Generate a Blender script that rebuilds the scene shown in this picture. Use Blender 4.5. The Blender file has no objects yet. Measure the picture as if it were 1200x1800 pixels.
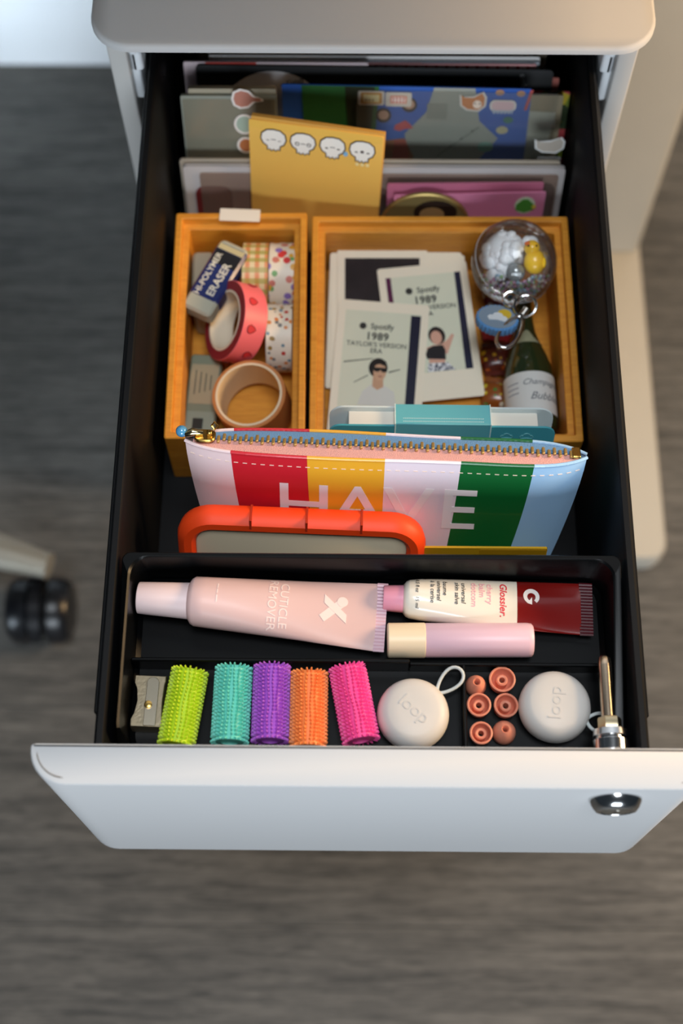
import bpy, bmesh, math, random
from mathutils import Matrix, Vector
from math import sin, cos, pi, radians, sqrt
random.seed(7)
scene = bpy.context.scene
COL = scene.collection
ZR = 0.55            # height of the open drawer's rim above the floor; drawer things are given relative to it

# ------------------------------------------------------------------ camera
CP, CPITCH, CYAW, CROLL, CF = (-0.0104, -0.14646, 0.61388), 0.40693, 0.01516, -0.00669, 2438.96
def cam_axes():
    f = Vector((0, sin(CPITCH), -cos(CPITCH))); u = Vector((0, cos(CPITCH), sin(CPITCH))); r = Vector((1, 0, 0))
    Z = Matrix.Rotation(CYAW, 3, 'Z'); f, u, r = Z @ f, Z @ u, Z @ r
    c, s = cos(CROLL), sin(CROLL)
    return c*r + s*u, -s*r + c*u, f
_r, _u, _f = cam_axes()
cam = bpy.data.cameras.new('camera'); camo = bpy.data.objects.new('camera', cam); COL.objects.link(camo)
M = Matrix((_r, _u, -_f)).transposed().to_4x4(); M.translation = Vector(CP) + Vector((0, 0, ZR)); camo.matrix_world = M
cam.sensor_fit = 'VERTICAL'; cam.sensor_height = 36; cam.sensor_width = 24; cam.lens = CF*36/1800
cam.clip_start = 0.02; cam.dof.use_dof = True; cam.dof.focus_distance = 0.690; cam.dof.aperture_fstop = 5.0
scene.camera = camo

# ------------------------------------------------------------------ light
scene.view_settings.view_transform = 'Standard'; scene.view_settings.look = 'None'
scene.view_settings.gamma = 1; scene.view_settings.use_curve_mapping = False; scene.view_settings.exposure = 0.0
w = bpy.data.worlds.new('world'); scene.world = w; w.use_nodes = True
w.node_tree.nodes['Background'].inputs[0].default_value = (0.60, 0.80, 1.0, 1); w.node_tree.nodes['Background'].inputs[1].default_value = 0.035
def area(name, loc, aim, sx, sy, power, col, spread=180):
    l = bpy.data.lights.new(name, 'AREA'); l.shape = 'RECTANGLE'; l.size = sx; l.size_y = sy; l.energy = power; l.color = col; l.spread = radians(spread)
    o = bpy.data.objects.new(name, l); COL.objects.link(o); o.location = loc
    o.rotation_euler = (Vector(aim) - Vector(loc)).to_track_quat('-Z', 'Y').to_euler(); return o
area('window_daylight', (0.12, -0.22, 2.70), (0.02, 0.1, 0.5), 0.8, 0.75, 28, (0.88, 0.94, 1.0))
area('front_fill', (0.15, -2.4, 1.35), (0, 0.15, 0.5), 1.3, 1.1, 58, (0.82, 0.91, 1.0))  # added soft fill in place of room ambient, brightens the drawer front
area('side_window', (-1.45, -0.75, 0.42), (-0.42, 0.87, 0.10), 0.5, 0.5, 2.4, (0.74, 0.88, 1.0), 40)
area('warm_room_lamp', (1.05, 0.28, 1.00), (0.05, 0.32, 0.55), 0.3, 0.3, 15, (1.0, 0.66, 0.34))

# ------------------------------------------------------------------ materials
def lin(h):
    h = h.lstrip('#'); o = []
    for i in (0, 2, 4):
        c = int(h[i:i+2], 16)/255; o.append(c/12.92 if c <= 0.04045 else ((c+0.055)/1.055)**2.4)
    return (*o, 1)
_m = {}
def mat(hexc, rough=0.5, metal=0.0, var=0.06, scale=40, bump=0.0, bscale=300, coat=0.0, trans=0.0, alpha=1.0, ior=1.45, sss=0.0, spec=None, emit=0):
    key = (hexc, rough, metal, var, scale, bump, bscale, coat, trans, alpha, ior, sss, spec, emit)
    if key in _m: return _m[key]
    m = bpy.data.materials.new('surface_' + hexc.strip('#')); m.use_nodes = True; nt = m.node_tree; N = nt.nodes; L = nt.links
    b = N['Principled BSDF']; c = lin(hexc)
    tc = N.new('ShaderNodeTexCoord'); nz = N.new('ShaderNodeTexNoise'); nz.inputs['Scale'].default_value = scale; nz.inputs['Detail'].default_value = 4
    L.new(tc.outputs['Object'], nz.inputs['Vector'])
    mx = N.new('ShaderNodeMix'); mx.data_type = 'RGBA'
    mx.inputs[6].default_value = tuple(x*(1-var) for x in c[:3]) + (1,); mx.inputs[7].default_value = tuple(min(1, x*(1+var)) for x in c[:3]) + (1,)
    L.new(nz.outputs['Fac'], mx.inputs[0]); L.new(mx.outputs[2], b.inputs['Base Color'])
    b.inputs['Roughness'].default_value = rough; b.inputs['Metallic'].default_value = metal; b.inputs['IOR'].default_value = ior
    b.inputs['Coat Weight'].default_value = coat; b.inputs['Coat Roughness'].default_value = 0.08
    b.inputs['Transmission Weight'].default_value = trans; b.inputs['Alpha'].default_value = alpha
    if sss: b.inputs['Subsurface Weight'].default_value = sss; b.inputs['Subsurface Radius'].default_value = (0.004, 0.002, 0.002)
    if spec is not None: b.inputs['Specular IOR Level'].default_value = spec
    if bump:
        n2 = N.new('ShaderNodeTexNoise'); n2.inputs['Scale'].default_value = bscale; L.new(tc.outputs['Object'], n2.inputs['Vector'])
        bp = N.new('ShaderNodeBump'); bp.inputs['Strength'].default_value = bump; bp.inputs['Distance'].default_value = 0.001
        L.new(n2.outputs['Fac'], bp.inputs['Height']); L.new(bp.outputs['Normal'], b.inputs['Normal'])
    _m[key] = m; return m
def wood(h1, h2, rough, sc, stretch, bump=0.15, rnd=0.0, fine=3.2):
    m = bpy.data.materials.new('wood_' + h1.strip('#')); m.use_nodes = True; nt = m.node_tree; N = nt.nodes; L = nt.links; b = N['Principled BSDF']
    tc = N.new('ShaderNodeTexCoord'); oi = N.new('ShaderNodeObjectInfo'); mp = N.new('ShaderNodeMapping'); mp.inputs['Scale'].default_value = stretch
    ad = N.new('ShaderNodeVectorMath'); ad.operation = 'MULTIPLY_ADD'
    cb = N.new('ShaderNodeCombineXYZ')
    for i in range(3): L.new(oi.outputs['Random'], cb.inputs[i])
    ad.inputs[1].default_value = (17, 23, 31); L.new(cb.outputs[0], ad.inputs[0]); L.new(tc.outputs['Object'], ad.inputs[2])
    L.new(ad.outputs[0], mp.inputs['Vector'])
    nz = N.new('ShaderNodeTexNoise'); nz.inputs['Scale'].default_value = sc; nz.inputs['Detail'].default_value = 7; nz.inputs['Roughness'].default_value = 0.66
    nz.inputs['Distortion'].default_value = 0.6; L.new(mp.outputs[0], nz.inputs['Vector'])
    cr = N.new('ShaderNodeValToRGB'); cr.color_ramp.elements[0].position = 0.34; cr.color_ramp.elements[1].position = 0.66
    cr.color_ramp.elements[0].color = lin(h1); cr.color_ramp.elements[1].color = lin(h2)
    n2 = N.new('ShaderNodeTexNoise'); n2.inputs['Scale'].default_value = sc*fine; n2.inputs['Detail'].default_value = 5; n2.inputs['Distortion'].default_value = 1.5; L.new(mp.outputs[0], n2.inputs['Vector'])
    mf = N.new('ShaderNodeMix'); mf.inputs[0].default_value = 0.42; L.new(nz.outputs['Fac'], mf.inputs[2]); L.new(n2.outputs['Fac'], mf.inputs[3]); L.new(mf.outputs[0], cr.inputs[0])
    hs = N.new('ShaderNodeHueSaturation'); mr = N.new('ShaderNodeMapRange'); mr.inputs[3].default_value = 1-rnd; mr.inputs[4].default_value = 1+rnd
    L.new(oi.outputs['Random'], mr.inputs[0]); L.new(mr.outputs[0], hs.inputs['Value']); L.new(cr.outputs[0], hs.inputs['Color'])
    L.new(hs.outputs[0], b.inputs['Base Color']); b.inputs['Roughness'].default_value = rough
    bp = N.new('ShaderNodeBump'); bp.inputs['Strength'].default_value = bump; bp.inputs['Distance'].default_value = 0.001
    L.new(nz.outputs['Fac'], bp.inputs['Height']); L.new(bp.outputs['Normal'], b.inputs['Normal'])
    return m
def clear(tint='#ffffff', rough=0.03, haze=0.0, hazecol='#ffffff', refl=1.0):
    m = bpy.data.materials.new('clear_plastic'); m.use_nodes = True; nt = m.node_tree; N = nt.nodes; L = nt.links
    for n in list(N):
        if n.type == 'BSDF_PRINCIPLED': N.remove(n)
    out = N['Material Output']; tr = N.new('ShaderNodeBsdfTransparent'); tr.inputs[0].default_value = lin(tint)
    gl = N.new('ShaderNodeBsdfGlossy'); gl.inputs['Roughness'].default_value = rough
    lw = N.new('ShaderNodeFresnel'); lw.inputs[0].default_value = 1.45
    mu = N.new('ShaderNodeMath'); mu.operation = 'MULTIPLY'; mu.inputs[1].default_value = refl; L.new(lw.outputs[0], mu.inputs[0])
    df = N.new('ShaderNodeBsdfDiffuse'); df.inputs[0].default_value = lin(hazecol)
    m1 = N.new('ShaderNodeMixShader'); m1.inputs[0].default_value = haze; L.new(tr.outputs[0], m1.inputs[1]); L.new(df.outputs[0], m1.inputs[2])
    m2 = N.new('ShaderNodeMixShader'); L.new(mu.outputs[0], m2.inputs[0]); L.new(m1.outputs[0], m2.inputs[1]); L.new(gl.outputs[0], m2.inputs[2])
    L.new(m2.outputs[0], out.inputs[0]); return m
def pattern(base, spots, scale, size=0.35, rough=0.45, kind='spots', coat=0.0):
    """printed pattern: blotches of several colours on a base colour, or a plaid"""
    m = bpy.data.materials.new('print_' + base.strip('#')); m.use_nodes = True; nt = m.node_tree; N = nt.nodes; L = nt.links; b = N['Principled BSDF']
    tc = N.new('ShaderNodeTexCoord')
    if kind == 'spots':
        v = N.new('ShaderNodeTexVoronoi'); v.inputs['Scale'].default_value = scale; L.new(tc.outputs['Object'], v.inputs['Vector'])
        cr = N.new('ShaderNodeValToRGB'); cr.color_ramp.interpolation = 'CONSTANT'; el = cr.color_ramp.elements
        sep = N.new('ShaderNodeSeparateColor'); L.new(v.outputs['Color'], sep.inputs[0]); L.new(sep.outputs[0], cr.inputs[0])
        n = len(spots); el[0].position = 0; el[0].color = lin(spots[0]); el[1].position = 1/n; el[1].color = lin(spots[min(1, n-1)])
        for i in range(2, n): e = el.new(i/n); e.color = lin(spots[i])
        lt = N.new('ShaderNodeMath'); lt.operation = 'LESS_THAN'; lt.inputs[1].default_value = size; L.new(v.outputs['Distance'], lt.inputs[0])
        mx = N.new('ShaderNodeMix'); mx.data_type = 'RGBA'; mx.inputs[6].default_value = lin(base)
        L.new(lt.outputs[0], mx.inputs[0]); L.new(cr.outputs[0], mx.inputs[7]); L.new(mx.outputs[2], b.inputs['Base Color'])
    else:
        sx = N.new('ShaderNodeSeparateXYZ'); L.new(tc.outputs['Object'], sx.inputs[0]); prev = None
        at2 = N.new('ShaderNodeMath'); at2.operation = 'ARCTAN2'; L.new(sx.outputs[1], at2.inputs[0]); L.new(sx.outputs[0], at2.inputs[1])
        for i, (src, freq, colr) in enumerate(((sx.outputs[2], scale, spots[0]), (at2.outputs[0], scale*0.018, spots[1]))):
            mm = N.new('ShaderNodeMath'); mm.operation = 'MULTIPLY'; mm.inputs[1].default_value = freq; L.new(src, mm.inputs[0])
            sn = N.new('ShaderNodeMath'); sn.operation = 'SINE'; L.new(mm.outputs[0], sn.inputs[0])
            gt = N.new('ShaderNodeMath'); gt.operation = 'GREATER_THAN'; gt.inputs[1].default_value = 0.1; L.new(sn.outputs[0], gt.inputs[0])
            ml = N.new('ShaderNodeMath'); ml.operation = 'MULTIPLY'; ml.inputs[1].default_value = 0.7; L.new(gt.outputs[0], ml.inputs[0])
            mx = N.new('ShaderNodeMix'); mx.data_type = 'RGBA'; mx.inputs[7].default_value = lin(colr)
            if prev is None: mx.inputs[6].default_value = lin(base)
            else: L.new(prev, mx.inputs[6])
            L.new(ml.outputs[0], mx.inputs[0]); prev = mx.outputs[2]
        L.new(prev, b.inputs['Base Color'])
    b.inputs['Roughness'].default_value = rough; b.inputs['Coat Weight'].default_value = coat
    return m

# ------------------------------------------------------------------ mesh helpers
I4 = Matrix.Identity(4)
def T(x, y, z): return Matrix.Translation((x, y, z))
def RX(a): return Matrix.Rotation(radians(a), 4, 'X')
def RY(a): return Matrix.Rotation(radians(a), 4, 'Y')
def RZ(a): return Matrix.Rotation(radians(a), 4, 'Z')
def BM(): return bmesh.new()
def loft(bm, loops, cap0=True, cap1=True, M=I4, mi=0, mis=None):
    rows = [[bm.verts.new(M @ Vector(p)) for p in lp] for lp in loops]
    n = len(rows[0])
    for j, (a, b) in enumerate(zip(rows, rows[1:])):
        for i in range(n):
            f = bm.faces.new((a[i], a[(i+1) % n], b[(i+1) % n], b[i])); f.material_index = mis[j] if mis else mi
    if cap0: f = bm.faces.new(rows[0][::-1]); f.material_index = mis[0] if mis else mi
    if cap1: f = bm.faces.new(rows[-1]); f.material_index = mis[-1] if mis else mi
    return bm
def rr(w, h, r, n=5, cx=0, cy=0):
    """rounded rectangle outline; r may be four radii (x+y+, x-y+, x-y-, x+y-)"""
    if not isinstance(r, (tuple, list)): r = (r,)*4
    out = []
    for k, (sx, sy) in enumerate(((1, 1), (-1, 1), (-1, -1), (1, -1))):
        q = max(r[k], 1e-6)
        for i in range(n+1):
            a = k*pi/2 + i*pi/2/n
            out.append((cx + sx*(w/2-q) + q*cos(a), cy + sy*(h/2-q) + q*sin(a)))
    return out
def at_z(o, z): return [(x, y, z) for x, y in o]
def slab(bm, w, h, z0, z1, r=0.001, b=0.0, n=5, M=I4, cx=0, cy=0, mi=0):
    """rounded-rectangle slab with bevelled rims"""
    rl = r if isinstance(r, (tuple, list)) else (r,)*4
    if b:
        i = [max(q-b, 1e-5) for q in rl]
        lo = [at_z(rr(w-2*b, h-2*b, i, n, cx, cy), z0), at_z(rr(w, h, rl, n, cx, cy), z0+b), at_z(rr(w, h, rl, n, cx, cy), z1-b), at_z(rr(w-2*b, h-2*b, i, n, cx, cy), z1)]
    else: lo = [at_z(rr(w, h, rl, n, cx, cy), z0), at_z(rr(w, h, rl, n, cx, cy), z1)]
    return loft(bm, lo, M=M, mi=mi)
def box(bm, x0, x1, y0, y1, z0, z1, b=0.0006, M=I4, mi=0):
    return slab(bm, x1-x0, y1-y0, z0, z1, max(b, 1e-5), b*0.98, 1 if b < 0.001 else 3, M, (x0+x1)/2, (y0+y1)/2, mi)
def prism(bm, o, z0, z1, M=I4, mi=0): return loft(bm, [at_z(o, z0), at_z(o, z1)], M=M, mi=mi)
def lathe(bm, prof, seg=32, M=I4, mi=0, mis=None, closed=False):
    loops = [[(max(r, 1e-5)*cos(2*pi*i/seg), max(r, 1e-5)*sin(2*pi*i/seg), z) for i in range(seg)] for r, z in prof]
    if closed: return loft(bm, loops + [loops[0]], False, False, M, mi, mis)
    return loft(bm, loops, M=M, mi=mi, mis=mis)
def tube(bm, pts, r, seg=8, closed=False, M=I4, mi=0):
    P = [Vector(p) for p in pts]; n = len(P); rad = r if isinstance(r, (list, tuple)) else [r]*n
    loops = []; nrm = None
    for i in range(n):
        t = (P[(i+1) % n] - P[i-1]) if closed else (P[min(i+1, n-1)] - P[max(i-1, 0)])
        t.normalize()
        if nrm is None: nrm = t.orthogonal().normalized()
        else: nrm = (nrm - t*nrm.dot(t)).normalized()
        bn = t.cross(nrm)
        loops.append([tuple(P[i] + (nrm*cos(2*pi*k/seg) + bn*sin(2*pi*k/seg))*rad[i]) for k in range(seg)])
    if closed: return loft(bm, loops + [loops[0]], False, False, M, mi)
    return loft(bm, loops, M=M, mi=mi)
def ell(rx, ry, n=24, cx=0, cy=0, rot=0):
    a = radians(rot); return [(cx + rx*cos(2*pi*i/n)*cos(a) - ry*sin(2*pi*i/n)*sin(a), cy + rx*cos(2*pi*i/n)*sin(a) + ry*sin(2*pi*i/n)*cos(a)) for i in range(n)]
def sphere(bm, r, M=I4, seg=16, rings=10, sx=1, sy=1, sz=1, mi=0):
    pr = [(r*sin(pi*i/rings), -r*cos(pi*i/rings)) for i in range(rings+1)]
    return lathe(bm, pr, seg, M @ Matrix.Diagonal((sx, sy, sz, 1)), mi)
def finish(bm, name, mats, parent=None, loc=None, rot=None, smooth=40):
    bmesh.ops.remove_doubles(bm, verts=bm.verts, dist=1e-7)
    bmesh.ops.recalc_face_normals(bm, faces=bm.faces)
    me = bpy.data.meshes.new(name); bm.to_mesh(me); bm.free()
    for m in (mats if isinstance(mats, (list, tuple)) else [mats]): me.materials.append(m)
    me.polygons.foreach_set('use_smooth', [True]*len(me.polygons)); me.set_sharp_from_angle(angle=radians(smooth))
    return place(me, name, parent, loc, rot)
def place(me, name, parent=None, loc=None, rot=None):
    o = bpy.data.objects.new(name, me); COL.objects.link(o)
    if parent: o.parent = parent
    if loc: o.location = loc
    if rot: o.rotation_euler = [radians(a) for a in rot]
    return o
def tag(o, label, cat, group=None, kind=None):
    o['label'] = label; o['category'] = cat
    if group: o['group'] = group
    if kind: o['kind'] = kind
    return o
def thing(name, label, cat, loc, rot=(0, 0, 0), group=None, z0=ZR):
    o = bpy.data.objects.new(name, None); COL.objects.link(o); o.empty_display_size = 0.01
    o.location = (loc[0], loc[1], loc[2]+z0); o.rotation_euler = [radians(a) for a in rot]
    return tag(o, label, cat, group)
def struct(o, label, cat): o['kind'] = 'structure'; o['label'] = label; o['category'] = cat; return o
def text(s, size, M=I4, bold=0.0, shear=0.0, align='CENTER', spacing=1.0, th=0.00012, line=1.0, fn=None, sub=0, bm=None):
    """flat lettering as a mesh in the xy plane, y up, moved by M; fn drapes it over a surface"""
    c = bpy.data.curves.new('t', 'FONT'); c.body = s; c.size = size; c.align_x = align; c.align_y = 'CENTER'; c.offset = bold*size; c.shear = shear
    c.space_character = spacing; c.space_line = line; c.resolution_u = 3; c.extrude = th/2
    o = bpy.data.objects.new('t', c); COL.objects.link(o); bpy.context.view_layer.update()
    me = bpy.data.meshes.new_from_object(o.evaluated_get(bpy.context.evaluated_depsgraph_get()))
    bpy.data.objects.remove(o); bpy.data.curves.remove(c)
    b = bm or BM(); t = BM(); t.from_mesh(me); bpy.data.meshes.remove(me)
    if sub: bmesh.ops.subdivide_edges(t, edges=t.edges, cuts=sub)
    mp = {}
    for v in t.verts:
        p = M @ v.co
        if fn: p = Vector(fn(p))
        mp[v] = b.verts.new(p)
    for f in t.faces:
        try: b.faces.new([mp[v] for v in f.verts])
        except ValueError: pass
    t.free(); return b
def flat(parent, name, outline, col, z=0.0002, th=0.00015, M=I4, rough=0.5):
    m = col if not isinstance(col, str) else mat(col, rough)
    return finish(prism(BM(), outline, z, z+th, M), name, m, parent)
def copy_tree(o, parent=None):
    c = o.copy(); COL.objects.link(c); c.parent = parent
    for ch in o.children: copy_tree(ch, c)
    return c

# common materials
WHITE = mat('#c6c6c6', 0.55, var=0.02, scale=8, spec=0.3)
BLACK = mat('#090a0c', 0.5, var=0.1, scale=60, bump=0.05, bscale=900, spec=0.22)
TRAYBLACK = mat('#070809', 0.32, var=0.1, spec=0.22)
CHROME = mat('#d8d8d8', 0.16, 1.0, var=0.03)
STEEL = mat('#b9b6ae', 0.3, 1.0, var=0.05)
GOLD = mat('#c9a45a', 0.25, 1.0, var=0.05)
PAPER = mat('#efe9dc', 0.7, var=0.03)
BAMBOO = wood('#c47a1c', '#e29c34', 0.5, 9, (3, 40, 40))
INK = mat('#26241f', 0.6)

# ================================================================== the room
FLOORW = wood('#20211f', '#686560', 0.6, 6, (1.6, 20, 20), 0.25, 0.10)
fl = finish(box(BM(), -2.2, 2.2, -2.2, 0.9, -0.05, -0.004, 0.001), 'floor', mat('#3a3836', 0.8))
struct(fl, 'dark grey wood plank floor', 'floor')
plank_bm = BM(); slab(plank_bm, 1.2196, 0.1796, -0.004, 0, 0.0004, 0.0003, 1)
first = finish(plank_bm, 'plank', FLOORW, fl)
yy = 0.80; row = 0; k = 0
while yy > -1.6:
    for c in range(-2, 3):
        x = c*1.22 + (0.0, 0.07, -0.05, 0.03)[row % 4]
        if -2.1 < x < 2.1:
            o = first if k == 0 else place(first.data, 'plank', fl)
            o.location = (x, yy, 0); k += 1
    yy -= 0.18; row += 1
WALLM = mat('#e4e6e8', 0.6, var=0.015, scale=3, bump=0.03, bscale=60)
struct(finish(box(BM(), -2.2, 2.2, 0.882, 0.98, 0, 2.5, 0.001), 'wall_back', WALLM), 'plain white wall behind the desk', 'wall')
struct(finish(box(BM(), -2.2, 2.2, 0.868, 0.882, 0.0, 0.13, 0.002), 'baseboard_back', mat('#e8ebee', 0.4, var=0.01)), 'tall white baseboard along the wall', 'baseboard')

# standing desk above the cabinet, its leg and foot show at the right
LEGM = mat('#aca79b', 0.45, var=0.03, bump=0.08, bscale=1500)
desk = thing('standing_desk', 'white standing desk leg with long flat foot right of the cabinet', 'desk', (0.236, 0.62, 0), z0=0)
def foot(bm):
    n = 8; o = []
    o = rr(0.066, 0.54, 0.016, 6, 0, -0.05)
    loft(bm, [at_z([(x*0.97, y) for x, y in o], 0.004), at_z(o, 0.008), at_z(o, 0.026), at_z([(x*0.95, y*0.995) for x, y in o], 0.030)]); return bm
for dx in (0.0, -1.15):
    finish(foot(BM()), 'foot', LEGM, desk, (dx, 0, 0))
    finish(slab(BM(), 0.062, 0.085, 0.030, 0.40, 0.008, 0.002, 4), 'outer_column', LEGM, desk, (dx, 0.04, 0))
    finish(slab(BM(), 0.052, 0.074, 0.40, 0.705, 0.006, 0.0, 4), 'inner_column', LEGM, desk, (dx, 0.04, 0))
finish(slab(BM(), 1.5, 0.552, 0.705, 0.73, 0.01, 0.003, 4, I4, -0.686, -0.034), 'tabletop', mat('#c9b08c', 0.45, var=0.03), desk)

# office chair at the left: one arm of its base and a twin caster show
chair = thing('office_chair', 'office chair with grey metal star base and black twin caster at left', 'chair', (-0.583, 0.357, 0), z0=0)
ARM = mat('#8b877c', 0.4, 0.4, var=0.04); CB = mat('#0b0c10', 0.3, var=0.1)
for k in range(5):
    a = -15.5 + 72*k; Mz = RZ(a)
    bm = BM(); lo = []
    for t in range(7):
        x = 0.03 + 0.305*t/6; hw = 0.026 - 0.0115*t/6; zt = 0.118 - 0.022*t/6; th = 0.030 - 0.008*t/6
        if t == 6: hw *= 0.75
        lo.append([(x, hw*cos(q), zt - th/2 + th/2*sin(q)*(1 if sin(q) > 0 else 1)) for q in [2*pi*i/16 for i in range(16)]])
    loft(bm, lo, M=Mz); finish(bm, 'base_arm', ARM, chair)
    e = Mz @ Vector((0.318, 0, 0))
    sw = (-0.018, -0.03) if k == 0 else (0.02*cos(k*2), 0.02*sin(k*2))
    ca = finish(tube(BM(), [(0, 0, 0.085), (0, 0, 0.052)], 0.007), 'caster_stem', CB, chair, (e.x, e.y, 0))
    for s in (-1, 1):
        bm = BM(); lathe(bm, [(0.004, 0.0), (0.024, 0.0), (0.0285, 0.003), (0.0285, 0.014), (0.024, 0.020), (0.010, 0.021)], 28, T(s*0.006, sw[1]*0.8, 0.0285) @ RY(90*s))
        finish(bm, 'caster_wheel', CB, ca)
    bm = BM(); lathe(bm, [(0.022, -0.005), (0.033, -0.005), (0.033, 0.005), (0.022, 0.005)], 24, T(0, sw[1]*0.8, 0.0285) @ RY(90), closed=True)
    bmesh.ops.delete(bm, geom=[v for v in bm.verts if v.co.z < 0.030], context='VERTS')
    finish(bm, 'caster_hood', CB, ca)
bm = BM(); lathe(bm, [(0.026, 0.085), (0.04, 0.09), (0.042, 0.12), (0.028, 0.135), (0.028, 0.22), (0.016, 0.225), (0.016, 0.40), (0.06, 0.41), (0.06, 0.43)], 28)
finish(bm, 'gas_column', CB, chair)
bm = BM(); slab(bm, 0.47, 0.46, 0.43, 0.50, 0.1, 0.025, 8, T(-0.005, 0.0, 0)); finish(bm, 'seat', mat('#1a1b1e', 0.9, bump=0.3), chair)
bm = BM(); slab(bm, 0.42, 0.46, -0.03, 0.0, 0.09, 0.012, 8, T(-0.01, -0.27, 0.84) @ RX(84)); finish(bm, 'backrest', mat('#1c1d20', 0.9, bump=0.3), chair)
bm = BM(); tube(bm, [(-0.01, -0.05, 0.42), (-0.01, -0.24, 0.425), (-0.01, -0.275, 0.47), (-0.01, -0.27, 0.80)], 0.016, 10); finish(bm, 'back_bar', CB, chair)

# ================================================================== the cabinet
cab = thing('mobile_drawer_cabinet', 'white metal mobile drawer cabinet with its top drawer pulled open', 'cabinet', (0, 0.59, 0), z0=0)
CY = -0.59
def cabpart(bm, name, m, parent=cab): return finish(bm, name, m, parent, (0, CY, ZR))
BODYM = mat('#c2c0bc', 0.42, var=0.02, scale=8)
bm = BM(); lo = []
W2 = 0.150
def lidloop(i, z): return at_z(rr(0.30-2*i, 0.478-2*i, (max(0.022-i, 1e-4),)*4, 8, 0, 0.365+0.239), z)
loft(bm, [lidloop(0.0015, 0.0362), lidloop(0.0, 0.0378), lidloop(0.0, 0.0402), lidloop(0.0006, 0.0416), lidloop(0.0022, 0.0425)])
cabpart(bm, 'top', WHITE)
for s in (-1, 1):
    bm = BM(); x0, x1 = sorted((s*0.145, s*0.1345))
    box(bm, x0, x1, 0.384, 0.835, -0.50, 0.0362, 0.0012); cabpart(bm, 'side_panel', BODYM)
    bm = BM(); x0, x1 = sorted((s*0.1345, s*0.1295)); box(bm, x0, x1, 0.388, 0.82, -0.027, 0.016, 0.002); box(bm, *sorted((s*0.1345, s*0.1275)), 0.388, 0.82, -0.004, 0.012, 0.002)
    cabpart(bm, 'slide_channel', mat('#dfe3e6', 0.35, var=0.02))
bm = BM(); box(bm, -0.1345, 0.1345, 0.825, 0.835, -0.50, 0.0362, 0.001); cabpart(bm, 'back_panel', BODYM)
bm = BM(); box(bm, -0.1345, 0.1345, 0.384, 0.825, -0.50, -0.49, 0.001); cabpart(bm, 'bottom_panel', BODYM)
for z0, z1 in ((-0.31, -0.152), (-0.485, -0.314)):
    bm = BM(); prof = rr(0.30, 0.018, (0.0005, 0.0005, 0.0165, 0.0165), 8, 0, 0.374); loft(bm, [at_z(prof, z0), at_z(prof, z1)])
    cabpart(bm, 'closed_drawer_front', WHITE)
for sx in (-1, 1):
    for y in (0.43, 0.80):
        bm = BM(); lathe(bm, [(0.003, -0.011), (0.021, -0.011), (0.0235, -0.008), (0.0235, 0.008), (0.021, 0.011), (0.003, 0.011)], 20, T(sx*0.12, y, -0.5265) @ RY(90))
        box(bm, sx*0.12-0.009, sx*0.12+0.009, y-0.01, y+0.01, -0.505, -0.5, 0.001); cabpart(bm, 'caster', CB)

# the pulled drawer: black box, white front, lock
WI, WO = 0.120, 0.125
bm = BM()
def dl(wx, y0, y1, r, z): return at_z(rr(2*wx, y1-y0, r, 4, 0, (y0+y1)/2), z)
yb = 0.56
loft(bm, [dl(WO-0.004, 0.001, yb-0.004, 0.003, -0.1245), dl(WO-0.001, 0.0005, yb, 0.004, -0.121), dl(WO, 0.0005, yb, 0.004, -0.0012), dl(WO-0.0012, 0.0010, yb-0.001, 0.003, 0.0), dl(WI+0.0012, 0.0021, yb-0.0045, 0.003, 0.0),
          dl(WI, 0.0024, yb-0.006, 0.003, -0.0015), dl(WI-0.001, 0.0028, yb-0.007, 0.003, -0.120)])
drawer = cabpart(bm, 'drawer', BLACK); drawer['label'] = 'black drawer box pulled out of the white cabinet'
def drpart(bm, name, m): return finish(bm, name, m, drawer)
FT, FB, TH = 0.0147, -0.1469, 0.0182
bm = BM()
def fo(i, z): return at_z(rr(0.30-2*i, TH-i, (0.0012, 0.0012, 0.0168-i*0.5, 0.0168-i*0.5), 10, 0, -TH/2 + i/2), z)
loft(bm, [fo(0.0015, FB), fo(0.0004, FB+0.0006), fo(0, FB+0.002), fo(0, FT-0.0020), fo(0.0006, FT-0.0006), fo(0.0018, FT)])
drpart(bm, 'drawer_front', WHITE)
for s in (-1, 1):   # the folded skin's seam at either end of the top
    bm = BM(); tube(bm, [(s*(0.150-0.0165 + 0.0133*sin(radians(a))), -TH + 0.0165 - 0.0133*cos(radians(a)), FT-0.0001) for a in range(2, 84, 8)], [0.00012]+[0.00032]*9+[0.00012], 6)
    drpart(bm, 'seam', mat('#6d675f', 0.8))
LX, LZ = 0.1085, -0.0035
bm = BM(); lathe(bm, [(0.0118, 0.0), (0.0118, 0.0012), (0.0102, 0.0042), (0.0088, 0.0058), (0.0078, 0.0060), (0.0072, 0.0052), (0.0068, 0.0052)], 40, T(LX, -TH, LZ) @ RX(90)); drpart(bm, 'lock_ring', CHROME)
bm = BM(); lathe(bm, [(0.0066, 0.0), (0.0066, 0.0056), (0.006, 0.006)], 32, T(LX, -TH, LZ) @ RX(90)); box(bm, LX-0.0006, LX+0.0006, -TH-0.0064, -TH-0.006, LZ-0.004, LZ+0.004, 0.0001); drpart(bm, 'lock_core', STEEL)
bm = BM(); lathe(bm, [(0.0082, 0.0), (0.0082, 0.0016), (0.0072, 0.0022), (0.0072, 0.0032), (0.0085, 0.0038), (0.0085, 0.0086), (0.0070, 0.0092), (0.0070, 0.0100), (0.0082, 0.0106), (0.0078, 0.0136), (0.006, 0.0138)], 36, T(LX+0.001, 0.0006, LZ-0.006) @ RX(-90)); drpart(bm, 'lock_barrel', CHROME)
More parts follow.
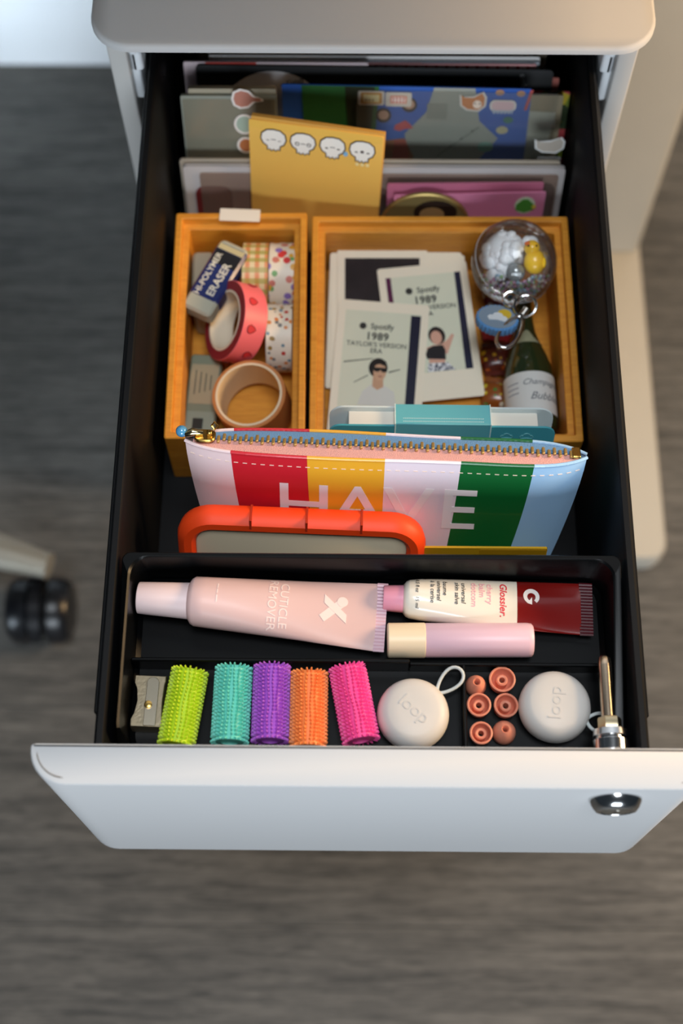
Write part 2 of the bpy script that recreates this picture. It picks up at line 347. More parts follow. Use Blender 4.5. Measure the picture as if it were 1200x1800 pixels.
bm = BM(); lathe(bm, [(0.0050, 0.0138), (0.0055, 0.0145), (0.0055, 0.0195), (0.0050, 0.0202)], 6, T(LX+0.001, 0, LZ-0.006) @ RX(-90)); drpart(bm, 'lock_nut', mat('#b8aa8c', 0.3, 1.0))
bm = BM(); lathe(bm, [(0.0031, 0.020), (0.0031, 0.045), (0.0028, 0.0485), (0.0018, 0.0496)], 20, T(LX+0.0005, 0, LZ-0.006) @ RX(-90)); drpart(bm, 'lock_rod', mat('#cbb59c', 0.25, 1.0))
for s in (-1, 1):
    bm = BM(); box(bm, *sorted((s*0.1254, s*0.1275)), 0.02, 0.58, -0.035, -0.008, 0.0008); drpart(bm, 'slide_rail', BLACK)

# ================================================================== pencil tray at the front
tray = thing('pencil_tray', 'black plastic pencil tray with dividers at the front of the drawer', 'tray', (0, 0, 0))
bm = BM()
def tl(wx0, wx1, y0, y1, r, z): return at_z(rr(wx1-wx0, y1-y0, r, 6, (wx0+wx1)/2, (y0+y1)/2), z)
def lowf(l): return [(x, y, min(z, -.024) if (y < .010 or (x > .098 and y < .017)) else z) for x, y, z in l]   # low front edge that clears the lock
loft(bm, [lowf(q) for q in [tl(-.1145, .1145, .006, .0955, .008, -.0335), tl(-.1165, .1165, .0038, .0962, .007, -.006), tl(-.1184, .1184, .0036, .0966, .004, -.005), tl(-.1186, .1186, .0034, .0970, .004, -.0012), tl(-.1180, .1180, .004, .0963, .004, 0.0),
          tl(-.1152, .1152, .0045, .0948, .009, 0.0), tl(-.1142, .1142, .0050, .0942, .009, -.0010), tl(-.1132, .1132, .0056, .0936, .009, -.028), tl(-.1110, .1110, .0072, .0916, .008, -.0302)]])
finish(bm, 'tray_shell', TRAYBLACK, tray)
bm = BM(); box(bm, -.1133, .0185, .0478, .0497, -.0302, -.0165, 0.0005); box(bm, .0185, .1133, .0478, .0497, -.0302, -.0205, 0.0005); finish(bm, 'long_divider', TRAYBLACK, tray)
bm = BM(); box(bm, .0432, .0449, .0062, .0479, -.0302, -.0185, 0.0005); finish(bm, 'cross_divider', TRAYBLACK, tray)
FLOORZ = -0.0300

# ---- squeeze tubes -----------------------------------------------------------
def squeeze_tube(th, L, r0, w1, body_m, name='tube_body', seg=28, mids=None, shoulder=0.0, wp=1.0):
    """tube along +x: round at x=0 (radius r0), flat at x=L (half width w1); resting on z=0"""
    def half(x):
        t = min(max(x/L, 0), 1); e = t*t*(3-2*t)
        return r0 + (w1-r0)*t**wp, max(r0*(1-e*0.92)*(1 if t < 0.999 else 1), 0.0009)
    bm = BM(); lo = []
    xs = [-shoulder, -shoulder*0.55, 0.0] + [L*i/16 for i in range(1, 17)] if shoulder else [L*i/16 for i in range(17)]
    for x in xs:
        w, h = half(x)
        if x < 0:
            q = 1 - 0.26*(x/shoulder)**2; w, h = w*q, h*q
        zc = r0 - (r0-0.0012)*0.55*max(x, 0)/L
        lo.append([(x, w*cos(2*pi*i/seg), zc + h*sin(2*pi*i/seg)) for i in range(seg)])
    mis = [0]*len(lo)
    if mids: mis = [mids(xs[i]) for i in range(len(lo))]
    loft(bm, lo, mis=mis); o = finish(bm, name, body_m, th)
    def top(p):
        w, h = half(p[0]); zc = r0 - (r0-0.0012)*0.55*max(p[0], 0)/L
        v = min(abs(p[1])/w, 0.98); return (p[0], p[1], zc + h*sqrt(1-v*v) + 0.00012 + p[2])
    return top
def crimp(th, x0, x1, w, m, z=0.0055, n=20):
    bm = BM(); rowsA = []; 
    for i in range(n+1):
        y = -w + 2*w*i/n; d = 0.0005 + (0.0003 if i % 2 else 0)
        rowsA.append([(x0, y, z-d), (x1, y, z-d), (x1, y, z+d), (x0, y, z+d)])
    loft(bm, rowsA); return finish(bm, 'crimped_end', m, th, smooth=20)

PINKT = mat('#dcb8b3', 0.45, var=0.02, coat=0.05, sss=0.05)
t1 = thing('cream_tube', 'long pale pink squeeze tube with matching cap in the tray', 'tube', (-0.0842, 0.0778, FLOORZ+0.0014), (0, -1.2, -3.9))
top1 = squeeze_tube(t1, 0.0872, 0.0120, 0.0172, PINKT, shoulder=0.003)
bm = BM(); lathe(bm, [(0.0073, 0.0258), (0.0076, 0.0256), (0.0077, 0.0252), (0.0089, 0.0), (0.0086, -0.0005)], 40, T(-0.0018, 0, 0.0120) @ RY(-90)); finish(bm, 'cap', mat('#e6cdcc', 0.45, var=0.02), t1)
crimp(t1, 0.0868, 0.0920, 0.0174, mat('#d8b0bd', 0.25, var=0.03), 0.0061, 40)
LT = mat('#f3dcd5', 0.5, var=0.01)
bm = text('CUTICLE\nREMOVER', 0.0058, T(0.0400, 0.0, 0) @ RZ(-90), 0.0, fn=top1, sub=1, line=0.95); finish(bm, 'lettering', LT, t1)
bm = BM()
for q, (y0_, y1_) in enumerate(((0.0065, 0.0040), (0.0034, 0.0012), (0.0004, -0.0032))):     # a line of print too faint to read
    lo = [top1((0.0113, y0_, 0)), top1((0.0118, y0_, 0)), top1((0.0118, y1_, 0)), top1((0.0113, y1_, 0))]
    loft(bm, [lo, [(x, y, z+0.0001) for x, y, z in lo]])
o = finish(bm, 'fine_print', LT, t1); o['kind'] = 'stuff'
bm = BM()   # ampersand-like emblem: a round head crossed by two bars
def drape(bm, o, top, M=I4, z=0.0001):
    lo = [[top(M @ Vector((x, y, 0))) for x, y in o], [tuple(Vector(top(M @ Vector((x, y, 0)))) + Vector((0, 0, z))) for x, y in o]]
    return loft(bm, lo)
ME = T(0.0665, 0.0010, 0) @ RZ(-90)
drape(bm, [(-.0065, .0035), (-.0035, .0065), (.0065, -.0040), (.0035, -.0065)], top1, ME)
drape(bm, [(-.0075, -.0045), (-.003, -.0045), (.0062, .0065), (.0018, .0065)], top1, ME @ T(0, 0, 0.00003))
drape(bm, ell(.0026, .0026, 16, -.0045, .0042), top1, ME @ T(0, 0, 0.00006))
finish(bm, 'emblem', LT, t1)

CREAMT = mat('#efe6d6', 0.22, var=0.03, coat=0.6); DRED = mat('#7d1410', 0.2, var=0.1, coat=0.7); DR2 = mat('#4b0d16', 0.25, coat=0.6)
t2 = thing('balm_tube', 'cream and dark red balm tube with pink cap in the tray', 'tube', (0.0187, 0.0812, FLOORZ), (0, 0, -2.0))
top2 = squeeze_tube(t2, 0.0835, 0.0094, 0.0132, [CREAMT, DRED], shoulder=0.003, wp=0.55, mids=lambda x: 1 if x > 0.0490 else 0)
crimp(t2, 0.0828, 0.0893, 0.0135, DR2, 0.0049, 34)
bm = BM(); seg = 40; lo = []
for j, (r, x) in enumerate([(0.0058, -0.0098), (0.0061, -0.0092), (0.0066, 0.0), (0.0062, 0.0004)]):
    lo.append([(x-0.0028, (r + (0.00018 if i % 2 else 0))*cos(2*pi*i/seg), 0.0094 + (r + (0.00018 if i % 2 else 0))*sin(2*pi*i/seg)) for i in range(seg)])
loft(bm, lo); finish(bm, 'cap', mat('#f19fb4', 0.4, var=0.03, sss=0.1), t2)
def tline(s, x, size, col, bold=0.0, sh=0.0, y=0.0, al='LEFT'):
    finish(text(s, size, T(x, y, 0) @ RZ(-90), bold, sh, al, fn=top2, sub=1), 'lettering', mat(col, 0.5), t2)
tline('Glossier.', 0.0452, 0.0049, '#d8283a', 0.014, 0.15, 0.0098)
tline('cherry', 0.0385, 0.0041, '#f0a9b6', 0.004, 0, 0.0086); tline('balm', 0.0347, 0.0041, '#f0a9b6', 0.004, 0, 0.0086); tline('dotcom', 0.0309, 0.0041, '#f0a9b6', 0.004, 0, 0.0086)
tline('universal', 0.0258, 0.0031, '#2a2320', 0.004, 0.15, 0.0080); tline('skin salve', 0.0226, 0.0031, '#2a2320', 0.004, 0.15, 0.0080)
tline('baume', 0.0168, 0.0030, '#2a2320', 0.004, 0.15, 0.0080); tline('universel', 0.0139, 0.0030, '#2a2320', 0.004, 0.15, 0.0080); tline('à la cerise', 0.0108, 0.0030, '#2a2320', 0.004, 0.15, 0.0080)
tline('0.5 fl oz   15 ml', 0.0035, 0.0024, '#2a2320', 0.004, 0.1, 0.0082)
bm = BM(); MG = T(0.0592, 0.0042, 0) @ RZ(-90)   # round letter-like emblem
arc = [(0.0040*cos(radians(a)), 0.0040*sin(radians(a))) for a in range(40, 341, 15)]; arci = [(0.0021*cos(radians(a)) + 0.0003, 0.0021*sin(radians(a))) for a in range(340, 39, -15)]
n = len(arc)
for i in range(n-1): drape(bm, [arc[i], arc[i+1], arci[n-2-i], arci[n-1-i]], top2, MG)
drape(bm, [(0.0004, 0.0003), (0.0042, 0.0003), (0.0036, -0.0022), (0.0022, -0.0010)], top2, MG)
finish(bm, 'emblem', mat('#f6ece6', 0.4), t2)

t3 = thing('lip_balm_stick', 'round pastel pink lip balm stick with cream cap in the tray', 'lip balm', (0.0078, 0.0604, FLOORZ+0.0086), (0, 0, 0.6))
bm = BM(); Mx = T(0, 0, 0) @ RY(90)
lathe(bm, [(0.0080, 0.0182), (0.0083, 0.0186), (0.0083, 0.067), (0.0080, 0.0690), (0.0072, 0.0698), (0.003, 0.0698)], 40, Mx); finish(bm, 'barrel', mat('#efc6d2', 0.35, var=0.02), t3)
bm = BM(); lathe(bm, [(0.006, 0.0), (0.0078, 0.0002), (0.0084, 0.0008), (0.0085, 0.0180), (0.0081, 0.0184)], 40, Mx); finish(bm, 'cap', mat('#efdcbb', 0.38, var=0.02), t3)

# ---- sharpener ---------------------------------------------------------------
sh = thing('pencil_sharpener', 'small brass-grey metal pencil sharpener beside the lime bristle grip', 'sharpener', (-0.1044, 0.0292, FLOORZ), (0, 0, -2))
out = [(-.0074, -.0125), (.0074, -.0125), (.0074, -.010), (.0070, -.008), (.0066, 0), (.0070, .008), (.0074, .010), (.0074, .0125), (-.0074, .0125), (-.0074, .009), (-.0060, .006), (-.0053, 0), (-.0062, -.006), (-.0076, -.009)]
SHM = mat('#a89a80', 0.34, 0.9, var=0.1, scale=200, bump=0.1, bscale=600)
bm = BM(); loft(bm, [at_z(out, 0.0), at_z(out, 0.0095), at_z([(x*0.95, y*0.97) for x, y in out], 0.0102)]); finish(bm, 'body', SHM, sh)
bm = BM(); slab(bm, 0.0058, 0.0235, 0.0101, 0.0109, (0.0028, 0.0028, 0.0004, 0.0004), 0.0002, 6, T(0.0006, -0.0002, 0) @ RY(5)); finish(bm, 'blade', mat('#b8ad98', 0.25, 1.0, var=0.05), sh)
bm = BM(); lathe(bm, [(0.0019, 0.0108), (0.0019, 0.0116), (0.0012, 0.0119)], 20, T(0.0002, -0.002, 0)); box(bm, -.0014, .0018, -.00225, -.00175, 0.0116, 0.0120, 0.00005); finish(bm, 'screw', GOLD, sh)

# ---- bristle grips -----------------------------------------------------------
def grip(label, hexc, x, y, yaw, L=0.0362, r=0.0066):
    g = thing('bristle_pencil_grip', label, 'pencil grip', (x, y, FLOORZ + 0.0093), (-90, 0, yaw), 'bristled pencil grips in the tray')
    m = mat(hexc, 0.42, var=0.05, sss=0.12, scale=120)
    bm = BM(); lathe(bm, [(0.0040, -L/2), (r, -L/2+0.0003), (r, L/2-0.0003), (0.0040, L/2)], 24, closed=True); finish(bm, 'sleeve', m, g)
    bm = BM(); nc, nr_ = 22, 20
    for c in range(nc):
        ph = random.uniform(0, 6)
        for q in range(nr_):
            z = -L/2 + 0.0010 + (L-0.0020)*q/(nr_-1); a = 2*pi*c/nc + 0.035*sin(q*0.55+ph)
            u = Vector((cos(a), sin(a), 0)); tv = Vector((-sin(a), cos(a), 0)); zz = Vector((0, 0, 1))
            tip = u*(r + 0.0025) + tv*random.uniform(-.00012, .00012) + zz*(z + random.uniform(-.00015, .00015) + (0.0007 if q == nr_-1 else 0) - (0.0007 if q == 0 else 0))
            b0 = u*(r-0.0003) + zz*z; cor = ((1, 0), (0.5, 0.87), (-0.5, 0.87), (-1, 0), (-0.5, -0.87), (0.5, -0.87))
            A = [bm.verts.new(b0 + tv*0.00052*cx + zz*0.00085*cz) for cx, cz in cor]
            B = [bm.verts.new(tip - u*0.0003 + tv*0.00042*cx + zz*0.00062*cz) for cx, cz in cor]
            C = [bm.verts.new(tip + tv*0.0002*cx + zz*0.0003*cz) for cx, cz in cor]
            for i in range(6):
                bm.faces.new((A[i], A[(i+1) % 6], B[(i+1) % 6], B[i])); bm.faces.new((B[i], B[(i+1) % 6], C[(i+1) % 6], C[i]))
            bm.faces.new(C)
    o = finish(bm, 'bristles', m, g); o['kind'] = 'stuff'
    return g
grip('lime green bristled pencil grip next to the metal sharpener', '#c2de28', -0.0880, 0.0262, -7.5)
grip('teal bristled pencil grip between the lime and purple ones', '#6fd6c6', -0.0652, 0.0278, -1)
grip('purple bristled pencil grip between the teal and orange ones', '#b45fd4', -0.0467, 0.0286, 0)
grip('orange bristled pencil grip between the purple and pink ones', '#ff9650', -0.0290, 0.0256, 0)
grip('hot pink bristled pencil grip beside a round white case', '#fb58a8', -0.0078, 0.0288, 11)

# ---- round cases -------------------------------------------------------------
CASE = mat('#d4d0cb', 0.45, var=0.02, sss=0.03)
def puck(label, x, y, rot, cord, lift=0):
    c = thing('round_earplug_case', label, 'case', (x, y, FLOORZ + lift), (0, 0, rot), 'round white earplug cases')
    R = 0.0169
    bm = BM(); lathe(bm, [(0.010, 0.0), (0.0142, 0.0010), (0.0163, 0.0040), (R, 0.0072)] , 56); finish(bm, 'base', CASE, c)
    prof = [(R, 0.0075), (R, 0.0088), (0.0166, 0.0110), (0.0157, 0.0132), (0.0140, 0.0150), (0.0115, 0.0160), (0.007, 0.0165), (0.0, 0.0166)]
    bm = BM(); lathe(bm, prof, 56); finish(bm, 'lid', CASE, c)
    bm = text('loop', 0.0088, T(0, 0.0005, 0.01655), 0.0, th=0.0004); finish(bm, 'raised_lettering', mat('#cfcbc6', 0.4, var=0.02), c)
    if cord:
        a0 = radians(cord[0]-rot); d = Vector((cos(a0), sin(a0), 0)); s = Vector((-sin(a0), cos(a0), 0)); pts = []
        for t in range(25):
            q = 2*pi*t/24; rr_ = 1 - cos(q)
            pts.append(d*(0.0160 + cord[1]*rr_/2) + s*(0.0042*sin(q)*(1.0 - 0.35*cos(q))) + Vector((0, 0, 0.009 + 0.004*rr_/2)))
        bm = BM(); tube(bm, pts, 0.0008, 8); finish(bm, 'cord_loop', mat('#cfd6d6', 0.6), c)
    return c
puck('round white earplug case with a cord loop beside the pink grip', 0.0199, 0.0243, -42, (42, 0.0145))
puck('round white earplug case beside the orange ear tips', 0.0864, 0.0284, 85, (-22, 0.008))

# ---- silicone ear tips -------------------------------------------------------
TIP = mat('#e59277', 0.45, var=0.05, sss=0.25, scale=150)
def tip(label, x, y, R, up, tilt=(0, 0)):
    t = thing('silicone_ear_tip', label, 'ear tip', (x, y, FLOORZ), (tilt[0], tilt[1], 0), 'orange silicone ear tips')
    H = 0.0085
    if up:    # open skirt facing up, inner stem visible
        bm = BM(); lathe(bm, [(0.0026, 0.0), (R*0.62, 0.0008), (R*0.9, 0.0034), (R, H), (R-0.0006, H+0.0003), (R-0.0010, H), (R*0.83, 0.0042), (R*0.56, 0.0018), (0.0026, 0.0014)], 32, closed=True); finish(bm, 'skirt', TIP, t)
        bm = BM(); lathe(bm, [(0.0027, 0.0006), (0.0028, 0.0070), (0.0022, 0.0075), (0.0014, 0.0072), (0.0013, 0.0010)], 24, closed=True); finish(bm, 'stem', TIP, t)
    else:     # dome facing up with a small hole
        bm = BM(); lathe(bm, [(R*0.86, 0.0), (R, 0.0016), (R*0.97, 0.0048), (R*0.78, 0.0078), (R*0.48, 0.0096), (0.0018, 0.0102), (0.0013, 0.0096), (0.0013, 0.0030), (R*0.7, 0.0012)], 32, closed=True); finish(bm, 'skirt', TIP, t)
        bm = BM(); lathe(bm, [(0.0025, 0.0002), (0.0025, 0.0040), (0.00125, 0.0040), (0.00125, 0.0002)], 20, closed=True); finish(bm, 'stem', TIP, t)
tip('domed orange ear tip in the far corner beside the divider', 0.0502, 0.0398, 0.0050, False)
tip('open orange ear tip farthest back, largest of the six', 0.0624, 0.0411, 0.0063, True, (-4, 0))
tip('open orange ear tip in the middle against the divider', 0.0510, 0.0292, 0.0057, True)
tip('open orange ear tip in the middle touching the white case', 0.0633, 0.0291, 0.0058, True, (0, 3))
tip('open orange ear tip nearest the drawer front', 0.0516, 0.0157, 0.0054, True)
tip('domed orange ear tip nearest the drawer front', 0.0628, 0.0172, 0.0056, False)

# ================================================================== middle: drive, envelope, pouch, booklet
DF = -0.1195     # drawer floor
LEAN = 24
# card frame: x right, y up along the card, z towards the viewer
def card(name, label, cat, x, y, z, lean, yaw=0, group=None, roll=0):
    t = thing(name, label, cat, (x, y, z), (0, 0, 0), group)
    t.matrix_world = T(x, y, z+ZR) @ RZ(yaw) @ RX(90-lean) @ RZ(roll)
    return t
drv = card('portable_hard_drive', 'silver portable hard drive in a thick orange rubber bumper', 'hard drive', -0.0375, 0.0885, DF + 0.0072, 20.5, -1.0, roll=-1.5)
OR = mat('#ff4a16', 0.5, var=0.04, sss=0.06)
bm = BM(); DW, DH, DT = 0.127, 0.0955, 0.014
def ring(i, z): return at_z(rr(DW-2*i, DH-2*i, max(0.019-i, 0.002), 8, 0, DH/2), z)
loft(bm, [ring(0.0098, -DT+0.001), ring(0.004, -DT), ring(0.0008, -DT+0.003), ring(0, -DT/2), ring(0.0008, -0.003), ring(0.004, 0.0), ring(0.0078, 0.0), ring(0.0098, -0.0018), ring(0.0098, -0.004)], True, False)
finish(bm, 'bumper', OR, drv)
bm = BM(); loft(bm, [ring(0.0099, -0.0045), ring(0.0099, -0.0030), ring(0.0105, -0.0026)]); finish(bm, 'aluminium_face', mat('#d2c3a6', 0.5, 0.0, var=0.03), drv)
for gx in (-0.0255, 0.0025, 0.030):
    bm = BM(); box(bm, gx-0.0006, gx+0.0006, DH-0.0062, DH+0.0002, -DT*0.8, 0.0002, 0.0001); finish(bm, 'bumper_groove', mat('#b02c08', 0.7), drv)

env = card('yellow_envelope', 'mustard yellow card standing right of the orange drive', 'card', 0.0590, 0.1050, DF + 0.0005, 9, 0)
bm = BM(); slab(bm, 0.0630, 0.0770, -0.0012, 0, 0.001, 0.0, 2, I4, 0, 0.0385); finish(bm, 'sheet', mat('#d9a413', 0.6), env)
flat(env, 'fold', rr(0.034, 0.0760, 0.001, 2, 0.014, 0.038), '#c7930f', 0.0001)

PL = 0.0995     # half length of the pouch
pch = card('zip_pouch', 'striped zip pouch reading HAVE leaning behind the orange drive', 'pouch', 0.0053, 0.1120, DF + 0.0015, 21, -2.3)
PHT = 0.121
STR = [(-1.0, '#f2d6d6'), (-0.765, '#cf1f2e'), (-0.385, '#f3b02c'), (0.0, '#f3e2ea'), (0.375, '#10672f'), (0.735, '#a6cdf0'), (1.0, None)]
PM = [mat(h, 0.36, var=0.03, scale=60, coat=0.2, bump=0.04, bscale=500) for _, h in STR[:-1]]
def pw(v):  return PL*(1 - 0.20*(1-v)**1.5)          # half width at height fraction v
def pd(v): return 0.0022 + 0.0072*sin(min(v*1.15, 1)*pi/2)**1.2   # half depth
def pface(u, v, side):
    """u -1..1 along the length, v 0..1 up"""
    e = (1-abs(u)**8)
    x = u*pw(v); d = pd(v)*(0.12 + 0.88*e)*(1 + 0.05*sin(5*u+3*v))
    return Vector((x, v*PHT, side*d))
us = []
for (a, _), (b, _) in zip(STR, STR[1:]): us += [a + (b-a)*i/5 for i in range(5)]
us.append(1.0)
us = sorted(set(us + [-0.985, -0.96, -0.93, 0.93, 0.96, 0.985]))
def stripe(u):
    for i, ((a, _), (b, _)) in enumerate(zip(STR, STR[1:])):
        if a <= u < b: return i
    return len(STR)-2
bm = BM(); NV = 14
for side in (1, -1):
    g = [[bm.verts.new(pface(u, j/NV, side)) for u in us] for j in range(NV+1)]
    for j in range(NV):
        for i in range(len(us)-1):
            f = bm.faces.new((g[j][i], g[j][i+1], g[j+1][i+1], g[j+1][i])); f.material_index = stripe((us[i]+us[i+1])/2)
    if side == 1: g1 = g
    else: g2 = g
for j in range(NV):
    for i in (0, len(us)-1):
        f = bm.faces.new((g1[j][i], g1[j+1][i], g2[j+1][i], g2[j][i])); f.material_index = 0 if i == 0 else 5
for i in range(len(us)-1):
    f = bm.faces.new((g1[0][i], g1[0][i+1], g2[0][i+1], g2[0][i])); f.material_index = stripe((us[i]+us[i+1])/2)
finish(bm, 'pouch_body', PM, pch)
# rolled top edges, in the stripes' colours
for side in (1, -1):
    bm = BM()
    for i in range(len(us)-1):
        a = pface(us[i], 1, side); b = pface(us[i+1], 1, side)
        tube(bm, [a, b], 0.0009, 8, mi=stripe((us[i]+us[i+1])/2))
    finish(bm, 'piped_edge', PM, pch)
# zipper
zp = finish(loft(BM(), [[tuple(pface(u, 1, 1)*k + pface(u, 1, -1)*(1-k) + Vector((0, -0.0004 - 0.0010*sin(k*pi), 0))) for k in (0.97, 0.8, 0.54, 0.54, 0.8, 0.97)] if False else
      [tuple(pface(u, 1, 1)*0.96 + pface(u, 1, -1)*0.04 + Vector((0, -0.0002, 0))), tuple(pface(u, 1, 1)*0.53 + pface(u, 1, -1)*0.47 + Vector((0, 0.0006, 0))), tuple(pface(u, 1, 1)*0.53 + pface(u, 1, -1)*0.47 + Vector((0, -0.0006, 0))), tuple(pface(u, 1, 1)*0.96 + pface(u, 1, -1)*0.04 + Vector((0, -0.0014, 0)))] for u in us[2:-2]]), 'zipper', mat('#f0b3ac', 0.75, bump=0.6, bscale=2500), pch)
finish(loft(BM(), [[tuple(pface(u, 1, -1)*0.96 + pface(u, 1, 1)*0.04 + Vector((0, -0.0002, 0))), tuple(pface(u, 1, -1)*0.53 + pface(u, 1, 1)*0.47 + Vector((0, 0.0006, 0))), tuple(pface(u, 1, -1)*0.53 + pface(u, 1, 1)*0.47 + Vector((0, -0.0006, 0))), tuple(pface(u, 1, -1)*0.96 + pface(u, 1, 1)*0.04 + Vector((0, -0.0014, 0)))] for u in us[2:-2]]), 'blue_tape', mat('#6f9cc9', 0.75, bump=0.6, bscale=2500), zp)
tb = BM(); slab(tb, 0.0015, 0.0046, 0, 0.0015, 0.0005, 0.0003, 2); 
tooth0 = finish(tb, 'tooth', mat('#b8975a', 0.42, 0.55, var=0.05), zp); nT = 33
for i in range(nT*2):
    o = tooth0 if i == 0 else place(tooth0.data, 'tooth', zp)
    u = -0.86 + 1.78*i/(nT*2-1); p = (pface(u, 1, 1) + pface(u, 1, -1))/2
    o.location = (p.x, p.y + 0.0007, p.z + (0.0008 if i % 2 else -0.0008)); o.rotation_euler = (radians(-90), 0, 0)
p = (pface(-0.90, 1, 1) + pface(-0.90, 1, -1))/2
bm = BM(); slab(bm, 0.0105, 0.0088, 0, 0.0018, 0.003, 0.0006, 4, T(p.x, p.y + 0.0016, p.z) @ RX(-90)); box(bm, p.x+0.0010, p.x+0.0036, p.y+0.0030, p.y+0.0058, p.z-0.0014, p.z+0.0014, 0.0005)
tube(bm, [(p.x+0.0045, p.y+0.004, p.z-0.003), (p.x+0.006, p.y+0.006, p.z-0.004), (p.x+0.0045, p.y+0.008, p.z-0.0045), (p.x+0.003, p.y+0.006, p.z-0.004)], 0.0006, 6, True)
finish(bm, 'slider', GOLD, zp)
bm = BM(); tube(bm, [(p.x-0.001, p.y+0.0045, p.z), (p.x-0.006, p.y+0.0055, p.z+0.0008), (p.x-0.0095, p.y+0.004, p.z+0.001)], [0.0013, 0.0022, 0.0015], 10); finish(bm, 'pull_tab', mat('#cdb98b', 0.15, 1.0), zp)
bm = BM(); sphere(bm, 0.0030, T(p.x-0.0115, p.y+0.0045, p.z-0.0005), 20, 12); finish(bm, 'pull_bead', mat('#4f93bd', 0.12, coat=1), zp)
p = (pface(0.945, 1, 1) + pface(0.945, 1, -1))/2
bm = BM(); slab(bm, 0.0042, 0.0070, 0, 0.0016, 0.0006, 0.0004, 3, T(p.x, p.y + 0.0010, p.z) @ RX(-90)); finish(bm, 'end_stop', GOLD, zp)
# stitching and lettering on the front
bm = BM()
for i in range(44):
    u = -0.965 + 1.93*i/43; v = 0.945
    a = pface(u-0.013, v, 1); b = pface(u+0.009, v, 1)
    tube(bm, [a + Vector((0, 0, 0.0001)), b + Vector((0, 0, 0.0001))], 0.00022, 5)
o = finish(bm, 'stitching', mat('#f3d9c8', 0.7), pch); o['kind'] = 'stuff'
def onp(p): 
    v = p.y/PHT; u = max(-1, min(1, p.x/pw(v))); q = pface(u, v, 1); return (p.x, p.y, q.z + 0.00025 + p.z)
for s, x in (('H', -0.0400), ('A', -0.0127), ('V', 0.0126), ('E', 0.0380)):
    bm = text(s, 0.0415, T(x, PHT*0.715, 0), 0.004, fn=onp, sub=3); finish(bm, 'letter', mat('#f4ecee', 0.4, var=0.02), pch)

TEAL = mat('#4aa5b2', 0.5, var=0.03); TEALB = mat('#66b6c2', 0.45, var=0.03)
bk = card('sticky_note_booklet', 'teal booklet of sticky notes with a paper band behind the pouch', 'booklet', 0.0375, 0.1610, DF + 0.0042, 14, -0.3)
BW, BH, BT = 0.1185, 0.0860, 0.0115
bm = BM(); slab(bm, BW, BH, -BT-0.0012, -BT, (0.008, 0.008, 0.001, 0.001), 0.0002, 6, I4, 0, BH/2); finish(bm, 'back_cover', mat('#d9e4e4', 0.5), bk)
bm = BM(); slab(bm, BW-0.0190, BH-0.003, -BT+0.0002, -0.0014, 0.0008, 0.0, 2, I4, 0.0006, BH/2-0.0015); finish(bm, 'page_block', PAPER, bk)
bm = BM(); slab(bm, BW, BH-0.0015, -0.0012, 0.0, (0.006, 0.006, 0.001, 0.001), 0.0002, 6, I4, 0, BH/2-0.00075); finish(bm, 'front_cover', TEAL, bk)
bm = BM(); box(bm, -0.0247, 0.0252, 0, BH+0.0010, -BT-0.0018, 0.0007, 0.0004); finish(bm, 'band', TEALB, bk)
EDGE = mat('#dff0ee', 0.5)
for zz in (-BT*0.10, -BT*0.28):
    bm = BM()
    for i in range(46): box(bm, -0.0205 + i*0.00092, -0.0205 + i*0.00092 + 0.0005, BH+0.0010, BH+0.0011, zz-0.00022, zz+0.00022, 0.00002)
    o = finish(bm, 'perforation', EDGE, bk); o['kind'] = 'stuff'
for x0 in (-0.0247, 0.0252):
    bm = BM(); box(bm, x0-0.00025, x0+0.00025, BH*0.5, BH+0.0012, -BT-0.0019, 0.0009, 0.00005); finish(bm, 'band_edge', EDGE, bk)
def cloud(s=1.0): return [(s*x, s*y) for x, y in [(-4, -2), (-5, 0), (-4, 1.6), (-2.6, 1.6), (-2, 3.2), (0, 4), (2, 3.2), (2.6, 1.8), (4, 1.6), (5, 0), (4, -2), (0, -1.4)]]
for cx, cy, s in ((-0.046, BH-0.0105, 0.0006), (-0.034, BH-0.0095, 0.0007), (0.034, BH-0.009, 0.00065), (0.0445, BH-0.009, 0.0007)):
    bm = BM(); tube(bm, [(cx+x, cy+y, 0.0001) for x, y in cloud(s)], 0.00018, 5, True); finish(bm, 'cloud_print', mat('#7cc3c6', 0.5), bk)

# ================================================================== wooden boxes
def wood_box(label, x0, x1, y0, y1, yaw):
    W, D, H = x1-x0, y1-y0, 0.0505
    b = thing('wooden_box', label, 'box', ((x0+x1)/2, (y0+y1)/2, DF), (0, 0, yaw), 'bamboo boxes in the drawer')
    bm = BM()
    def l(i, z, r=0.0012): return at_z(rr(W-2*i, D-2*i, max(r, 0.0003), 2), z)
    loft(bm, [l(0.0005, 0), l(0, 0.0005), l(0, H-0.0006), l(0.0006, H), l(0.0034, H), l(0.0039, H-0.0005), l(0.0039, H-0.0055), l(0.0072, H-0.0058), l(0.0076, H-0.0064), l(0.0076, 0.004)])
    finish(bm, 'box_shell', BAMBOO, b, smooth=25)
    return b
wood_box('small bamboo box holding tape rolls and erasers', -0.1135, -0.0362, 0.1915, 0.3400, 0.6)
wood_box('large bamboo box holding instant photos and trinkets', -0.0335, 0.1170, 0.1905, 0.3385, 0.3)
BF = DF + 0.0041        # floor inside the boxes
tp = thing('white_tape', 'short strip of white tape on the back rim of the small box', 'tape', (-0.0765, 0.3380, DF+0.0507), (0, 0, -2))
finish(slab(BM(), 0.0238, 0.0085, 0, 0.00025, 0.0004, 0, 2), 'strip', mat('#e6ddd0', 0.6), tp)

